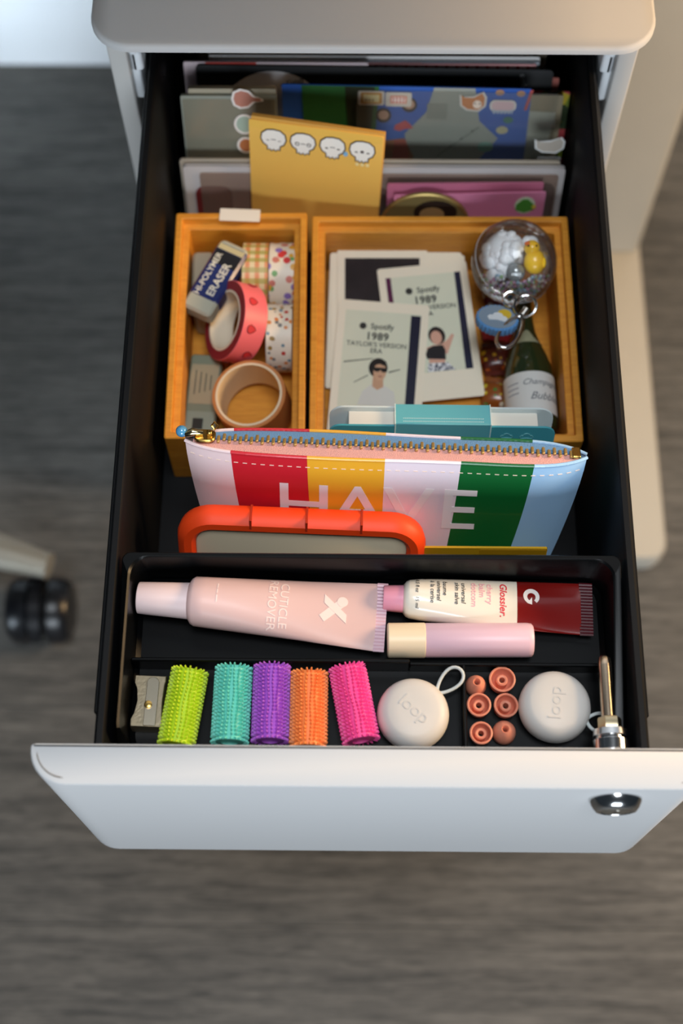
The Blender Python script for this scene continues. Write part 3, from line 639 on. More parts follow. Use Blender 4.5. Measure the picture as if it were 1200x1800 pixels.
# ---- tape rolls
def roll(label, loc, rot, R, Ri, width, face, side, core='#e9dcc4', name='tape_roll'):
    t = thing(name, label, 'tape roll', loc, rot, 'rolls of decorative tape')
    bm = BM(); n = 48
    lathe(bm, [(Ri+0.0012, -width/2), (R-0.0003, -width/2), (R, -width/2+0.0003), (R, width/2-0.0003), (R-0.0003, width/2), (Ri+0.0012, width/2)], n, mis=[1, 0, 0, 0, 1, 1, 1], closed=True); 
    finish(bm, 'tape', [face, side], t)
    bm = BM(); lathe(bm, [(Ri, -width/2-0.0002), (Ri+0.0013, -width/2-0.0002), (Ri+0.0013, width/2+0.0002), (Ri, width/2+0.0002)], n, closed=True); finish(bm, 'core', mat(core, 0.7), t)
    return t
RZB = BF + 0.0002
plaid = pattern('#e8d2a4', ['#dc6a26', '#9a9a3a'], 1100, kind='plaid')
floral = pattern('#e9dcc8', ['#d43a3a', '#8a70b8', '#dca23a', '#6aa05a', '#cf7a6a'], 190, 0.42)
icons = pattern('#ece0cc', ['#c33a32', '#6a8a98', '#9a7a3a', '#d98a4a', '#7a7a7a'], 260, 0.33)
roll('orange and olive plaid tape roll standing on its edge', (-0.0672, 0.3118, RZB+0.0205), (0, 90, 0), 0.0205, 0.0150, 0.0152, plaid, mat('#c98b4a', 0.6))
roll('white floral tape roll standing on its edge at the back', (-0.0514, 0.3118, RZB+0.0205), (0, 90, 0), 0.0205, 0.0150, 0.0152, floral, mat('#d8c4b0', 0.6))
roll('white tape roll printed with tiny icons behind the brown roll', (-0.0520, 0.2700, RZB+0.0202), (0, 90, 0), 0.0200, 0.0150, 0.0150, icons, mat('#d8c8b0', 0.6))
sb = roll('pink tape roll printed with strawberries, leaning over the others', (-0.0775, 0.2735, RZB+0.0315), (0, -56, 8), 0.0235, 0.0166, 0.0150, mat('#f07078', 0.45, var=0.04), mat('#8e2a34', 0.5))
for k, (a, h) in enumerate([(a, h) for a in range(0, 360, 40) for h in (-0.0025 if (a//40) % 2 else 0.002,)]):
    bm = BM(); R_ = 0.02365; o1 = [(0, -.0030), (.0016, -.0016), (.0026, .0004), (.0018, .0020), (0, .0024), (-.0018, .0020), (-.0026, .0004), (-.0016, -.0016)]
    def wrap(q, rr_=R_, a=a, h=h): th_ = radians(a) + q[0]/R_; return (rr_*cos(th_), rr_*sin(th_), h + q[1])
    loft(bm, [[wrap(q) for q in o1], [wrap(q, R_+0.0001) for q in o1]]); finish(bm, 'strawberry_print', mat('#d0353c', 0.5), sb)
    bm = BM(); tube(bm, [wrap(q, R_+0.0001) for q in o1], 0.00022, 5, True); finish(bm, 'print_outline', mat('#7a1d22', 0.5), sb)
roll('brown tape roll lying open side up in front', (-0.0668, 0.2285, RZB+0.0172), (6, -7, 0), 0.0212, 0.0180, 0.0270, mat('#c98243', 0.5, var=0.12, scale=80), mat('#c07a40', 0.5), '#ead6b4')

# ---- erasers and small case
er = thing('eraser', 'white eraser in a navy HI-POLYMER paper sleeve', 'eraser', (-0.0890, 0.2990, BF+0.0308), (0, -6, 62.5))
EL = 0.048; EW_ = 0.0185; EH = 0.0115
finish(slab(BM(), EL, EW_, 0, EH, 0.003, 0.0015, 4), 'rubber', mat('#b4b3a0', 0.6), er)
finish(slab(BM(), EL*0.80, EW_+0.0006, -0.0003, EH+0.0003, 0.003, 0.0015, 4, I4, 0.0035, 0), 'sleeve', mat('#1d2c66', 0.4, coat=0.3), er)
flat(er, 'black_band', rr(0.009, EW_-0.002, 0.0001, 1, 0.0125, 0), '#15151a', EH+0.0003)
flat(er, 'cream_band', rr(0.0035, EW_-0.002, 0.0001, 1, 0.0192, 0), '#c9b98a', EH+0.0003)
finish(text('HI-POLYMER', 0.0052, T(0.0002, 0.0048, EH+0.0005), 0.012), 'lettering', mat('#e8e2d0', 0.5), er)
finish(text('ERASER', 0.0068, T(-0.0010, -0.0030, EH+0.0005), 0.015), 'lettering', mat('#e8e2d0', 0.5), er)
er2 = thing('eraser', 'plain tan eraser tucked under the navy sleeve in the corner', 'eraser', (-0.0985, 0.3040, BF), (0, 0, 2))
finish(slab(BM(), 0.0125, 0.040, 0, 0.030, 0.003, 0.0015, 4), 'rubber', mat('#a9a08a', 0.6), er2)
pc = thing('lead_case', 'translucent grey-green plastic case with a dark square mark', 'case', (-0.0966, 0.2315, BF), (0, 0, -3))
finish(slab(BM(), 0.0185, 0.060, 0, 0.016, 0.002, 0.001, 4), 'case_body', mat('#7f8874', 0.35, var=0.1, coat=0.4), pc)
flat(pc, 'label', rr(0.016, 0.020, 0.0004, 2, 0, -0.018), '#8b9686', 0.0160)
flat(pc, 'dark_mark', rr(0.006, 0.007, 0.0004, 2, -0.001, -0.016), '#262a26', 0.0162)
flat(pc, 'label', rr(0.016, 0.026, 0.0004, 2, 0, 0.010), '#a59a7c', 0.0160)
for k in range(4): flat(pc, 'print_line', rr(0.0006, 0.016-0.002*k, 0.0001, 1, -0.005+0.003*k, 0.011), '#5a5a4c', 0.0162)

# ---- instant photos
def photo(label, x, y, z, rot, image=None, back=False, tilt=0):
    t = thing('instant_photo', label, 'photo', (x, y, z), (tilt, 0, rot), 'instant photos in the large box')
    finish(slab(BM(), 0.054, 0.086, 0, 0.0007, 0.0015, 0.0, 3), 'card', mat('#f1e7d0', 0.45, var=0.03), t)
    if image: 
        for nm, o, c, zz in image: flat(t, nm, o, c, 0.0007+zz, 0.00006, rough=0.25)
    return t
def block(x0, x1, y0, y1): return [(x0, y0), (x1, y0), (x1, y1), (x0, y1)]
IX, IY0, IY1 = 0.0225, -0.0255, 0.0365
z0 = BF
photo('instant photo lowest at the far left of the pile', 0.0025, 0.2880, -0.1052, -1.5, tilt=10)
photo('instant photo second from the bottom at the left of the pile', 0.0045, 0.2885, -0.1040, 1.0, tilt=10)
photo('face-down instant photo under the woman print, lowest at the right', 0.0320, 0.2870, -0.1050, 1.5, tilt=10)
photo('face-down instant photo under the woman print, upper one', 0.0290, 0.2885, -0.1034, 0.0, tilt=10)
photo('instant photo with a dark cloudy picture at the back', 0.0083, 0.2900, -0.1016, 0.4, [('picture', block(-IX, IX, IY0, IY1), mat('#251e22', 0.25, var=0.6, scale=60), 0.0001)], tilt=10)
def era(t, dx, dy):
    Mt = lambda x, y: T(x+dx, y+dy, 0.00105)
    bm = BM(); prism(bm, ell(0.0021, 0.0021, 20, -0.0095+dx, 0.0268+dy), 0.00098, 0.00106); finish(bm, 'logo_dot', INK, t)
    finish(text('Spotify', 0.0050, Mt(0.0020, 0.0268), 0.012, th=0.00006), 'lettering', INK, t)
    finish(text('1989', 0.0066, Mt(-0.0005, 0.0203), 0.022, th=0.00006, spacing=1.05), 'lettering', INK, t)
    finish(text("TAYLOR'S VERSION", 0.0041, Mt(-0.0005, 0.0152), 0.006, th=0.00006), 'lettering', INK, t)
    finish(text('ERA', 0.0041, Mt(-0.0005, 0.0112), 0.006, th=0.00006), 'lettering', INK, t)
SKY = '#dfe1ca'
tb_ = photo('instant photo of a woman in a black top', 0.0366, 0.2790, -0.1020, 6.8, tilt=9, image=[('picture', block(-IX, IX, IY0, IY1), SKY, 0.0001), ('dark_strip', [(IX-0.0045, IY0), (IX, IY0), (IX, IY1), (IX-0.0035, IY1)], '#1c1f3a', 0.0002), ('dark_strip', [(-IX, IY0+0.03), (-IX+0.003, IY0+0.03), (-IX+0.003, IY1), (-IX, IY1)], '#5a2448', 0.0002),
    ('hair', ell(0.0050, 0.0058, 18, 0.0035, -0.0030, 15), '#241a1a', 0.0002), ('face', ell(0.0034, 0.0044, 18, 0.0030, -0.0042, 5), '#d9a892', 0.00028), ('shoulders', [(-.0035, -.0100), (0.0005, -.0088), (.0050, -.0088), (.0095, -.0060), (.0125, -.0025), (.0138, -.0035), (.0108, -.0100), (.0085, -.0150), (-.0030, -.0150)], '#d9a892', 0.0002),
    ('black_top', [(-.0028, -.0105), (.0005, -.0092), (.0062, -.0092), (.0075, -.0125), (.0070, -.0185), (-.0040, -.0170), (-.0045, -.0140)], '#15141a', 0.00028), ('waist', [(-.0030, -.0172), (.0066, -.0184), (.0062, -.0205), (-.0028, -.0200)], '#d9a892', 0.00032), ('trousers', [(-.0038, -.0198), (.0080, -.0205), (.0120, IY0+.0002), (-.0045, IY0+.0002)], pattern('#e4e4e6', ['#2a2c3e', '#565a70'], 900, 0.5), 0.00036)])
era(tb_, 0, 0.0)
tc_ = photo('instant photo of a person in sunglasses, nearest on the pile', 0.0060, 0.2545, -0.1044, -4.6, tilt=8, image=[('picture', block(-IX, IX, IY0, IY1), SKY, 0.0001), ('dark_strip', [(IX-0.0055, IY0), (IX, IY0), (IX, IY1-0.001), (IX-0.006, IY1-0.001)], '#191c34', 0.0002),
    ('branch', [(-.021, .0028), (-.004, .0062), (-.004, .0067), (-.021, .0036)], '#55584e', 0.0002), ('branch', [(.006, -.0020), (.0125, .0006), (.0125, .0012), (.006, -.0010)], '#55584e', 0.0002), ('branch', [(-.014, -.0095), (-.006, -.0045), (-.006, -.0038), (-.014, -.0090)], '#55584e', 0.0002),
    ('shirt', [(-.0085, -.0145), (-.004, -.0100), (.004, -.0098), (.010, -.0135), (.012, -.0230), (-.011, -.0230)], '#d8d8d0', 0.00024), ('neck', [(-.003, -.0040), (.0030, -.0040), (.0035, -.0110), (0, -.0130), (-.0030, -.0110)], '#c99f80', 0.0003),
    ('hair', ell(0.0056, 0.0062, 20, -0.0004, 0.0008), '#1c1614', 0.00026), ('face', ell(0.0038, 0.0056, 20, 0.0008, -0.0016), '#cfa585', 0.00034), ('fringe', [(-.0040, .0020), (.0005, .0032), (.0046, .0018), (.0040, .0052), (0, .0064), (-.0045, .0048)], '#1c1614', 0.0004), ('sunglasses', [(-.0034, .0010), (.0050, .0010), (.0046, -.0016), (.0022, -.0018), (.0010, -.0004), (0, -.0016), (-.0024, -.0016)], '#0c0c0e', 0.00046), ('mouth', ell(0.0012, 0.0003, 10, 0.0012, -0.0045), '#8c4a44', 0.0004)])
era(tc_, -0.002, 0.0)

# ---- wrapped sweets under the keychain
def sweet(label, x, y, z, rot, base, spots, sx=0.020, sy=0.016, h=0.009):
    t = thing('wrapped_sweet', label, 'sweet', (x, y, z), (0, 0, rot), 'wrapped sweets in the large box')
    bm = BM(); lo = []
    for j in range(9):
        q = -1 + 2*j/8; k = max(0.06, sqrt(max(0, 1-q*q)))
        lo.append([(sx/2*(1-0.12*q*q)*cos(2*pi*i/20), q*sy/2, h/2 + h/2*k*sin(2*pi*i/20)) for i in range(20)])
    loft(bm, lo); finish(bm, 'wrapper', pattern(base, spots, 220, 0.4, 0.3, coat=0.4), t)
    for s in (-1, 1):
        bm = BM(); o = [(-sx*0.42, 0)] + [(-sx*0.42 + sx*0.84*i/8, s*(0.0035 + (0.0006 if i % 2 else 0))) for i in range(9)] + [(sx*0.42, 0)]
        prism(bm, o, h/2-0.0003, h/2+0.0003, T(0, s*sy*0.46, 0)); finish(bm, 'crimped_end', mat(base, 0.3), t)
sweet('dark red wrapped sweet under the clear ball', 0.0790, 0.3120, BF, 10, '#6a1a1c', ['#c9a03a', '#e5d8c0'])
sweet('red wrapped sweet with white marks beside the woman photo', 0.0775, 0.2895, BF, -5, '#9c1f22', ['#efe6da', '#b03030'])
sweet('brown wrapped sweet with yellow spots beside the bottle', 0.0770, 0.2660, BF, 4, '#5e2216', ['#e0aa28', '#b8561e'])
sweet('orange and green striped wrapped sweet nearest the booklet', 0.0765, 0.2420, BF, -8, '#8a4a1c', ['#d9c23a', '#4a7a34', '#e8e0c8'])

# ---- bottle
bt = thing('mini_bottle', 'small dark green bottle with a white Champagne Bubbles label', 'bottle', (0.0944, 0.2110, BF+0.0150), (-88, 0, 2))
GLS = mat('#28321a', 0.12, var=0.1, coat=0.8)
bm = BM(); lathe(bm, [(0.004, 0.0), (0.0130, 0.0006), (0.0144, 0.003), (0.0147, 0.034), (0.0140, 0.041), (0.0118, 0.049), (0.0088, 0.057), (0.0066, 0.064), (0.0056, 0.072), (0.0056, 0.090), (0.0064, 0.0905), (0.0064, 0.094), (0.0050, 0.095)], 40); finish(bm, 'glass', GLS, bt)
bm = BM(); n = 28; a0, a1 = radians(155), radians(385)
lo = [[(r*cos(a0+(a1-a0)*i/n), r*sin(a0+(a1-a0)*i/n), z) for i in range(n+1)] for r, z in ((0.0149, 0.0075), (0.0149, 0.033))]
for i in range(n): 
    vs = [bm.verts.new(p) for p in (lo[0][i], lo[0][i+1], lo[1][i+1], lo[1][i])]; bm.faces.new(vs)
finish(bm, 'label', mat('#d6d6d2', 0.6, var=0.02), bt)
def cyl(p, R=0.01505): a = radians(270) + p.x/R; return (R*cos(a), R*sin(a), p.y)
for s, x, y, sz in (('Champagne', 0.0060, 0.0262, 0.0052), ('Bubbles', 0.0080, 0.0172, 0.0066)):
    finish(text(s, sz, T(x, y, 0), 0.0, 0.45, fn=lambda p: cyl(p), sub=2), 'lettering', mat('#5c6068', 0.5), bt)
for k in range(3):     # small print, too soft to read
    lo = [cyl(Vector((x, 0.0262-0.0032*k+y, 0))) for x, y in ((-0.0165, 0), (-0.0125, 0), (-0.0085, 0), (-0.0085, 0.0006), (-0.0125, 0.0006), (-0.0165, 0.0006))]
    bm = BM(); loft(bm, [lo, [(x*1.004, y*1.004, z) for x, y, z in lo]]); finish(bm, 'print_line', mat('#8a8f98', 0.5), bt)
bm = BM()
for i in range(12):
    vs = []
    for (aa, z, R_) in ((200+140*i/12, 0.0545-0.0075*abs(i-6)/6*0, 0.0102), (200+140*(i+1)/12, 0.0545, 0.0102), (200+140*(i+1)/12, 0.0640-0.006*abs(i+1-6)/6, 0.0071), (200+140*i/12, 0.0640-0.006*abs(i-6)/6, 0.0071)):
        vs.append(bm.verts.new((R_*cos(radians(aa)), R_*sin(radians(aa)), z)))
    bm.faces.new(vs)
finish(bm, 'neck_label', mat('#9a9a7c', 0.6), bt)

# ---- clear ball keychain
BC = (0.0837, 0.3058, -0.0680)
kc = thing('ball_keychain', 'clear ball keychain with a yellow chick and sequins inside', 'keychain', BC)
bm = BM(); sphere(bm, 0.0248, I4, 48, 32); finish(bm, 'clear_ball', clear('#fbfbfb', 0.02, 0.02, '#ffffff', 0.8), kc)
bm = BM(); tube(bm, [(0.0249*cos(a), 0.0249*sin(a)*0.92, 0.0249*sin(a)*0.39) for a in [2*pi*i/60 for i in range(60)]], 0.00025, 5, True, RZ(70)); finish(bm, 'ball_seam', clear('#ffffff', 0.1, 0.35), kc)
WB = mat('#f4f6f8', 0.4, var=0.03, sss=0.05, coat=0.2)
E2, E3 = Vector((0, 0.86, 0.51)), Vector((0, -0.51, 0.86))     # the ball lies with its window side turned up and to the front
def bp(a, b, c): v = Vector((a, 0, 0)) + E2*b + E3*c; return T(*v)
bm = BM(); rnd = random.Random(3)
sphere(bm, 0.0125, bp(-0.006, 0.005, 0.003), 20, 14)
for k in range(46):
    a = rnd.uniform(0.5, 4.4); q = rnd.uniform(0.002, 0.0155)
    x_, y_ = -0.002 + q*cos(a), 0.002 + q*sin(a)
    zc = sqrt(max(0, 0.0190**2 - x_*x_ - y_*y_))*rnd.uniform(0.3, 0.95)
    sphere(bm, rnd.uniform(0.0030, 0.0046), bp(x_, y_, zc), 12, 8)
o = finish(bm, 'white_cotton', WB, kc); o['kind'] = 'stuff'
CH = mat('#f5c31c', 0.35, var=0.03, coat=0.4, sss=0.05)
MK = bp(0.0090, 0.0010, 0.0165) @ Matrix((Vector((1, 0, 0)), E2, E3)).transposed().to_4x4()
ck = finish(sphere(BM(), 0.0062, MK @ T(0.0008, -0.0015, 0), 20, 14, 1, 1.15, 0.8), 'chick', CH, kc)
bm = BM(); sphere(bm, 0.0046, MK @ T(-0.0010, 0.0062, 0.0004), 18, 12); finish(bm, 'chick_head', CH, ck)
bm = BM(); lathe(bm, [(0.0015, 0), (0.0011, 0.0015), (0.0002, 0.0030)], 12, MK @ T(-0.0035, 0.0085, 0.0030) @ RY(-50)); finish(bm, 'beak', mat('#e8742a', 0.4), ck)
for s_ in (-1, 1): finish(sphere(BM(), 0.0006, MK @ T(-0.0012+s_*0.0022, 0.0072, 0.0048), 8, 6), 'eye', mat('#141210', 0.2), ck)
bm = BM(); sphere(bm, 0.0026, MK @ T(0.0055, -0.002, 0.002), 12, 8, 0.6, 1.3, 1); finish(bm, 'wing', CH, ck)
finish(sphere(BM(), 0.0056, bp(-0.0008, -0.0062, 0.0150), 20, 14), 'pearl', mat('#9a9fa0', 0.2, 0.5), kc)
rnd = random.Random(11); cols = ['#dfe6ea', '#d79fc0', '#9fc0d4', '#f0e6d8', '#9fc58f', '#c5aac8']
for ci, c in enumerate(cols):
    bm = BM()
    for k in range(60):
        a = rnd.uniform(-pi*0.97, -0.03*pi); q = rnd.uniform(0.0120, 0.0222)
        x_, y_ = q*cos(a), q*sin(a)
        if y_ > -0.0075: continue
        zc = sqrt(max(0, 0.0224**2 - q*q))*rnd.uniform(0.4, 1.0)
        sphere(bm, rnd.uniform(0.0006, 0.0012), bp(x_, y_, zc), 6, 4)
    o = finish(bm, 'sequins', mat(c, 0.3, 0.1, var=0.1), kc); o['kind'] = 'stuff'
bm = BM(); lathe(bm, [(0.0030, 0.0), (0.0030, 0.0018), (0.0016, 0.0024), (0.0016, 0.0034)], 16, T(-0.0040, -0.0240, 0.0060) @ RX(80)); finish(bm, 'metal_cap', CHROME, kc)
def circ(c, r, ax, n=24): return [(Vector(c) + (Vector(ax[0])*cos(2*pi*i/n) + Vector(ax[1])*sin(2*pi*i/n))*r)[:] for i in range(n)]
bm = BM(); tube(bm, circ((-0.0040, -0.0300, 0.0080), 0.0042, ((1, 0, 0), (0, 0.85, 0.5))), 0.0007, 8, True); finish(bm, 'link_ring', CHROME, kc)
bm = BM(); tube(bm, circ((0.0040, -0.0345, 0.0085), 0.0062, ((1, 0, 0.1), (0, 0.9, 0.4))), 0.0009, 8, True); finish(bm, 'split_ring', CHROME, kc)
bm = BM()
cl = [(-0.0070 + x, -0.0530 + y, 0.0045) for x, y in [(0.0035*cos(a) , 0.0062*sin(a)) for a in [2*pi*i/28 for i in range(28)]]]
tube(bm, [(Vector((-0.0045, -0.0500, 0.006)) + RZ(-32) @ Vector((0.0052*cos(a)*(1-0.25*sin(a)), 0.0115*sin(a), 0)))[:] for a in [2*pi*i/32 for i in range(32)]], 0.00115, 10, True)
finish(bm, 'clasp_hook', CHROME, kc)
bm = BM(); tube(bm, [(0.0020, -0.0405, 0.0085), (0.0045, -0.0370, 0.0095)], 0.0020, 12); finish(bm, 'clasp_swivel', STEEL, kc)
# blue scalloped charm
MC = T(-0.0115, -0.0405, 0.0035) @ RZ(-10) @ RX(-14)
sc = [((1 + 0.035*cos(28*a))*0.0118*cos(a), (1 + 0.035*cos(28*a))*0.0100*sin(a)) for a in [2*pi*i/112 for i in range(112)]]
bm = BM(); loft(bm, [at_z([(x*.97, y*.97) for x, y in sc], -0.0036), at_z(sc, -0.0030), at_z(sc, 0.0014), at_z([(x*.94, y*.94) for x, y in sc], 0.0020)], M=MC); chm = finish(bm, 'blue_charm', mat('#6098d0', 0.45, var=0.04), kc)
bm = BM(); prism(bm, ell(0.0108, 0.0090, 32), 0.0020, 0.0022, MC); finish(bm, 'charm_face', mat('#8496a8', 0.5), chm)
bm = BM(); prism(bm, ell(0.0040, 0.0038, 24, 0.0035, 0.0026), 0.0022, 0.0024, MC); finish(bm, 'charm_sun', mat('#d9b838', 0.4), chm)
bm = BM(); prism(bm, [(x*1.15, y*1.1-0.0012) for x, y in cloud(0.001)], 0.0023, 0.0026, MC); finish(bm, 'charm_cloud', mat('#dfe5ea', 0.5), chm)

# ================================================================== papers at the back of the drawer
def sheet(t, w, h, m, name='sheet', th=0.0012, r=0.001, cx=0): return finish(slab(BM(), w, h, -th, 0, r, 0.0, 3, I4, cx, h/2), name, m, t)
# memo pad with faces
pad = card('memo_pad', 'yellow memo pad with four small skull faces along the top', 'memo pad', -0.0340, 0.3460, DF+0.001, 10.5, -9)
sheet(pad, 0.0775, 0.0990, mat('#ecb955', 0.65, var=0.04, scale=30), 'top_sheet', 0.0008)
finish(slab(BM(), 0.0770, 0.1005, -0.0035, -0.0009, 0.0005, 0, 2, RZ(-0.6), 0.0, 0.05025), 'sheet_stack', mat('#cf9c48', 0.7), pad)
flat(pad, 'header_line', block(-0.0385, 0.0385, 0.0935, 0.0985), '#e7b750', 0.00005, 0.0001)
FW_ = mat('#f0ebe0', 0.5); OUT = mat('#3a2a26', 0.5)
skull = [(0, 6), (3.6, 5.6), (6.4, 3.6), (7, .6), (5.8, -2), (3.6, -3.2), (3.4, -5.4), (2.2, -4.9), (1.2, -6), (0, -5), (-1.2, -6), (-2.2, -4.9), (-3.4, -5.4), (-3.6, -3.2), (-5.8, -2), (-7, .6), (-6.4, 3.6), (-3.6, 5.6)]
for k in range(4):
    cx, cy = -0.0245 + 0.0172*k, 0.0860; s = 0.00106
    f = flat(pad, 'skull_face', [(cx+x*s, cy+y*s*1.25) for x, y in skull], FW_, 0.0002, 0.0001)
    bm = BM(); tube(bm, [(cx+x*s, cy+y*s*1.25, 0.0003) for x, y in skull], 0.00042, 6, True); finish(bm, 'outline', OUT, f)
    for sx in (-1, 1):
        if k == 1: bm = BM(); tube(bm, [(cx+sx*0.0034+0.0011*cos(a), cy-0.0002+0.0011*sin(a), 0.0003) for a in [2*pi*i/12 for i in range(12)]], 0.0003, 5, True)
        else: bm = BM(); box(bm, cx+sx*0.0034-0.0008, cx+sx*0.0034+0.0008, cy-0.0004-(0.0004 if k > 1 else 0), cy+0.0001, 0.0003, 0.0005, 0.0001)
        finish(bm, 'eye', OUT, f)
    bm = BM()
    if k == 3: prism(bm, ell(0.0011, 0.0009, 12, cx, cy+0.0002), 0.0003, 0.0005)
    else: tube(bm, [(cx-0.0014, cy+0.0004, 0.0003), (cx-0.0007, cy-0.0002+0.0008*(k != 1), 0.0003), (cx, cy+0.0006, 0.0003), (cx+0.0007, cy-0.0002+0.0008*(k != 1), 0.0003), (cx+0.0014, cy+0.0004, 0.0003)], 0.00025, 5)
    finish(bm, 'mouth', OUT, f)
flat(pad, 'blue_drop', ell(0.0014, 0.0018, 12, 0.0175, 0.0830), '#7fb4d6', 0.0002)
bm = BM()
for k in range(3): prism(bm, ell(0.0011, 0.0012, 8, 0.0245+k*0.003, 0.0765), 0.0001, 0.0002)
finish(bm, 'pale_print', mat('#f0dc9c', 0.5), pad)

# pink cards, disc and the wide sticker sleeve
pk = card('pink_card', 'pink card with a green sticker at its right corner', 'card', 0.0600, 0.3470, DF, 8, 2)
sheet(pk, 0.0905, 0.0510, mat('#dc86a8', 0.55, var=0.04)); 
st = flat(pk, 'green_sticker', ell(0.0062, 0.0070, 20, 0.0335, 0.0410), '#d8e6c8', 0.0002); flat(st, 'green_print', [(0.0335+x*0.0053, 0.0405+y*0.0055) for x, y in [(-1, -.6), (0, -1), (1, -.6), (1, .2), (.3, 1), (-.3, 1), (-1, .2)]], '#4f9a3c', 0.0004); flat(st, 'yellow_print', ell(0.0014, 0.0016, 10, 0.0390, 0.0398), '#e0c84a', 0.0005)
pk2 = card('pink_card', 'plain pink card just behind the one with the green sticker', 'card', 0.0570, 0.3510, DF, 8, 1)
sheet(pk2, 0.0930, 0.0550, mat('#c9728f', 0.55, var=0.04))
dc = card('gold_rimmed_disc', 'round gold-rimmed disc in front of the pink card', 'disc', 0.0335, 0.3440, DF, 8, 0)
bm = BM(); lathe(bm, [(0.0265, -0.0016), (0.0275, -0.0012), (0.0275, 0.0004), (0.0265, 0.0010), (0.0255, 0.0008)], 56, T(0, 0.0275, 0)); finish(bm, 'rim', mat('#b39a5e', 0.4, 0.7), dc)
flat(dc, 'face', ell(0.0256, 0.0256, 48, 0, 0.0275), mat('#8c7a4c', 0.35, 0.2), 0.0008); flat(dc, 'dark_print', ell(0.013, 0.010, 20, 0.006, 0.040), '#2e2018', 0.0010); flat(dc, 'tan_print', ell(0.0075, 0.006, 16, 0.004, 0.0385), '#b08a5a', 0.0012)

slv = card('sticker_folder', 'wide white folder of stickers with dark red rounded panels', 'folder', 0.0025, 0.3545, DF+0.0010, 12, 0)
sheet(slv, 0.2270, 0.0590, mat('#c9c4c2', 0.5, var=0.04), 'back_sheet', 0.0030, 0.002)
for k, x in enumerate((-0.0965, -0.0640, -0.005, 0.0240, 0.0520, 0.0830)):
    flat(slv, 'red_panel', rr(0.022 if k < 2 else 0.028, 0.038, 0.006, 5, x, 0.025), '#7c2c2c', 0.0001)
flat(slv, 'maroon_panel', rr(0.018, 0.042, 0.006, 5, 0.1000, 0.027), '#4a1c20', 0.0001)
finish(slab(BM(), 0.2140, 0.0550, 0.0006, 0.0009, 0.002, 0, 3, I4, 0.003, 0.0275), 'clear_front', clear('#efe6e0', 0.12, 0.12, '#d8c8bc', 0.5), slv)
slv2 = card('sticker_folder', 'beige folder edge standing behind the sticker folder', 'folder', 0.0000, 0.3592, DF+0.0006, 12, 0)
sheet(slv2, 0.2265, 0.0600, mat('#b7aa98', 0.6, var=0.04), 'sheet', 0.0012, 0.002)

# clear sleeve of papers with stickers
cs = card('paper_sleeve', 'clear sleeve of cream papers with stickers, left of the blue card', 'sleeve', -0.0825, 0.3660, DF+0.0022, 17, 0)
sheet(cs, 0.0560, 0.0920, mat('#8f9488', 0.55, var=0.12, scale=25), 'papers', 0.0024); finish(slab(BM(), 0.0510, 0.0950, -0.0060, -0.0026, 0.001, 0, 2, I4, 0.002, 0.0475), 'paper_stack', mat('#a59c86', 0.6), cs)
finish(slab(BM(), 0.0540, 0.0900, 0.0003, 0.0006, 0.001, 0, 2, I4, 0, 0.045), 'clear_front', clear('#f2f0ea', 0.15, 0.10, '#d8d4c8', 0.6), cs)
def sticker(parent, name, o, col, border='#ece6e0', grow=0.0013, z=0.0008):
    cx = sum(p[0] for p in o)/len(o); cy = sum(p[1] for p in o)/len(o)
    big = []
    for x, y in o:
        d = Vector((x-cx, y-cy)); d = d*(1 + grow/max(d.length, 1e-6)); big.append((cx+d.x, cy+d.y))
    s = flat(parent, name, big, border, z, 0.0001); flat(s, 'print', o, col, z+0.0001, 0.0001); return s
pear = [(-.0062, 0), (-.0052, .0040), (-.0015, .0056), (.0025, .0044), (.0050, .0015), (.0095, .0002), (.0100, -.0012), (.0050, -.0016), (.0020, -.0046), (-.0020, -.0054), (-.0052, -.0036)]
sticker(cs, 'brown_sticker', [(x+0.009, y+0.0905) for x, y in pear], '#b57866')
sticker(cs, 'pale_round_sticker', ell(0.0050, 0.0055, 18, 0.0085, 0.0735), '#9fb3a4'); sticker(cs, 'orange_round_sticker', ell(0.0040, 0.0044, 16, 0.0085, 0.0590), '#b06a3c')

# blue printed card with a grey jacket, green and stickers
bc_ = card('printed_card', 'blue printed card with a pale grey jacket and green panel', 'card', 0.0205, 0.3748, DF+0.0006, 17, -1)
sheet(bc_, 0.1460, 0.0920, mat('#2c5fb8', 0.4, var=0.08, scale=20))
flat(bc_, 'green_panel', [(-.060, .050), (-.018, .048), (-.016, .0918), (-.0615, .0918)], mat('#2f6a34', 0.4, var=0.35, scale=60), 0.0001)
flat(bc_, 'dark_panel', [(-.033, .048), (-.021, .048), (-.0185, .0915), (-.036, .0915)], mat('#28301e', 0.4, var=0.5, scale=120), 0.0003)
flat(bc_, 'jacket', [(.006, .020), (.052, .020), (.044, .040), (.056, .058), (.044, .070), (.040, .0918), (.016, .0918), (.012, .075), (.000, .060)], mat('#9fa39a', 0.5, var=0.1, scale=30), 0.0001)
flat(bc_, 'jacket_pocket', rr(0.012, 0.0105, 0.0005, 2, .0185, .076), '#8d9188', 0.0003); flat(bc_, 'jacket_seam', [(.020, .045), (.044, .066), (.0445, .0655), (.0205, .0445)], '#7d8178', 0.0003)
for k in range(3): flat(bc_, 'jacket_button', ell(.0007, .0007, 8, .028+.0062*k, .052+.0055*k), '#4a4c48', 0.0004)
flat(bc_, 'dark_corner', [(-.020, .020), (.010, .020), (.002, .050), (-.015, .056)], '#23262e', 0.0001)
flat(bc_, 'orange_food', [(-.022, .042), (-.012, .055), (.000, .057), (.006, .044), (.004, .030), (-.020, .030)], mat('#a8602a', 0.4, var=0.3, scale=100), 0.0003); flat(bc_, 'bun', [(-.008, .030), (-.006, .056), (.001, .056), (.006, .030)], '#b8452a', 0.0005)
